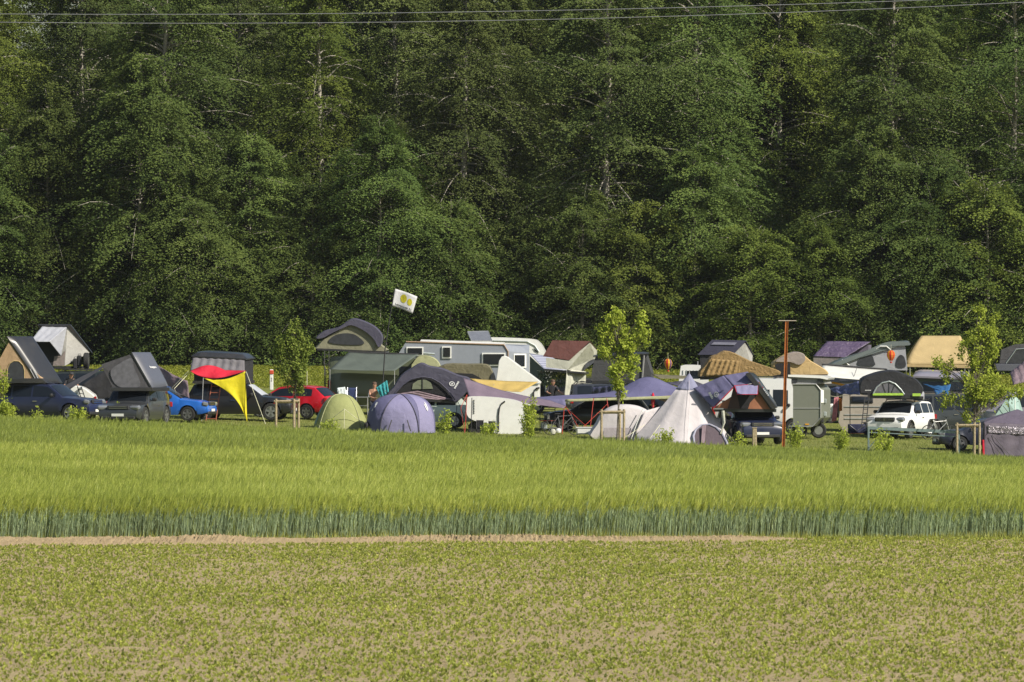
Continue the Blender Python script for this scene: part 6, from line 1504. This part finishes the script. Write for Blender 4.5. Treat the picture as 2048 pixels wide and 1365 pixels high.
stakes('tree_stakes', 'wooden stake frame around the slim pear-shaped sapling', (1203, 1248), (819, 878), 233.4, ((1203, 0), (1240, .4), (1248, 0)))
stakes('tree_stakes', 'wooden stake frame around the large sapling at the right', (1914, 1958), (846, 910), 231.8, ((1914, 0), (1950, .3), (1959, 0)))
def shrub(px, py_top, py_base, hw, Y, label, n, leaf=.10, m=None):
    n = int(n*2.4)
    c = P(px, py_base, Y); t = thing('shrub', label, 'shrub', c, 0, 'young shrubs along the field edge'); s = Y/F; r = np.random.default_rng(int(px*3+7))
    H = (py_base-py_top)*s; W = hw*s; tb = MB(); k = 9; VV = []
    for i in range(k):
        a = r.uniform(0, 6.28); rr = r.uniform(.2, 1)*W; hh = H*r.uniform(.5, 1)*(1-.35*(rr/W)**2)
        e = c+Vector((math.cos(a)*rr, math.sin(a)*rr, hh)); st = c+Vector((math.cos(a)*rr*.2, math.sin(a)*rr*.2, -.1))
        tb.tube([st, st.lerp(e, .5)+Vector((0, 0, .08)), e], .012, 4, .004)
        m_ = n//k; f_ = r.uniform(.12, 1.05, m_)[:, None]; p0 = np.array(st); p1 = np.array(e)
        pos = p0+(p1-p0)*f_+r.normal(0, 1, (m_, 3))*np.array([.10, .10, .07])*(.5+W*.6)
        ax = unit(r.normal(0, 1, (m_, 3))+np.array([0, 0, .35])); nr = unit(r.normal(0, .6, (m_, 3))+np.array([.1, -.35, .8]))
        V, _ = leaves_quads(pos, ax, nr, leaf*r.uniform(.6, 1.4, m_), leaf*r.uniform(.4, .7, m_)); VV.append(V)
    V = np.concatenate(VV)-np.array(c)
    tb.build('stems', m_bark, t)
    link('foliage', np_mesh('foliage', V, np.arange(len(V)).reshape(-1, 4), np.clip(r.normal(.55, .22, len(V)//4), 0, 1)), m or m_yl, t)
for a in ((18, 792, 850, 34, 234, 'bright leafy shrub in the bottom left corner of the camp', 900),
          (2, 725, 790, 16, 236, 'leafy twigs reaching in at the left edge by the beige roof tent', 260),
          (152, 806, 850, 24, 234, 'low shrub in front of the navy estate car bonnet', 420),
          (236, 806, 850, 22, 234, 'low bright shrub in front of the graphite off-road car', 380),
          (75, 810, 852, 12, 234.5, 'thin dry shrub in front of the navy estate car doors', 90),
          (660, 838, 866, 22, 233.8, 'low shrub at the foot of the pale lime dome tent', 200),
          (890, 822, 872, 22, 233.6, 'sparse young shrub in front of the pale mint hatchback', 210),
          (972, 836, 876, 24, 233.6, 'small shrub between the folding chairs and the barley', 260),
          (1060, 792, 880, 17, 233.8, 'tall slim shrub right of the white box trailer', 620),
          (1328, 848, 896, 22, 232.8, 'small shrub in front of the pointed teepee tent', 330),
          (1478, 866, 902, 24, 232.6, 'low scrubby plant in front of the navy SUV', 200),
          (1587, 836, 905, 18, 232.4, 'slim shrub just right of the rusty pole', 430),
          (1680, 846, 908, 16, 232.4, 'young shrub on the lawn in front of the clothes line', 420),
          (1765, 852, 912, 22, 232.2, 'young shrub in front of the barrier rail and the white car', 420)):
    shrub(*a)
# ================================================================== power lines
for i, (y0, ym, y1, Y) in enumerate(((28.5, 23, -7, 214), (45, 41, 5, 214))):
    pts = [P(x, y0+(2*ym-1.5*y0-.5*y1)*2*((x-0)/2048)+(2*y0+2*y1-4*ym)*((x)/2048)**2 if False else float(np.polyval(np.polyfit([0, 1024, 2048], [y0, ym, y1], 2), x)), Y) for x in range(-3000, 5200, 200)]
    o = MB().tube(pts, .0125, 5).build('power_line', m_alu)
    tag(o, ('upper' if i == 0 else 'lower')+' of the two thin overhead wires crossing in front of the treetops', 'wire', 'overhead wires')

# ================================================================== the air between the camera and the forest
hm = bpy.data.materials.new('haze'); hm.use_nodes = True; hn = hm.node_tree.nodes; hn.clear()
ho = hn.new('ShaderNodeOutputMaterial'); hv = hn.new('ShaderNodeVolumePrincipled'); hv.inputs['Color'].default_value = (.86, .90, .95, 1)
hv.inputs['Density'].default_value = .00005; hv.inputs['Anisotropy'].default_value = .2
hm.node_tree.links.new(hv.outputs[0], ho.inputs['Volume'])
hz_box = MB().box((0, 195, 24.5), (420, 460, 55)).build('haze', hm); tag(hz_box, 'thin summer haze filling the air over the fields', 'haze', kind='stuff')
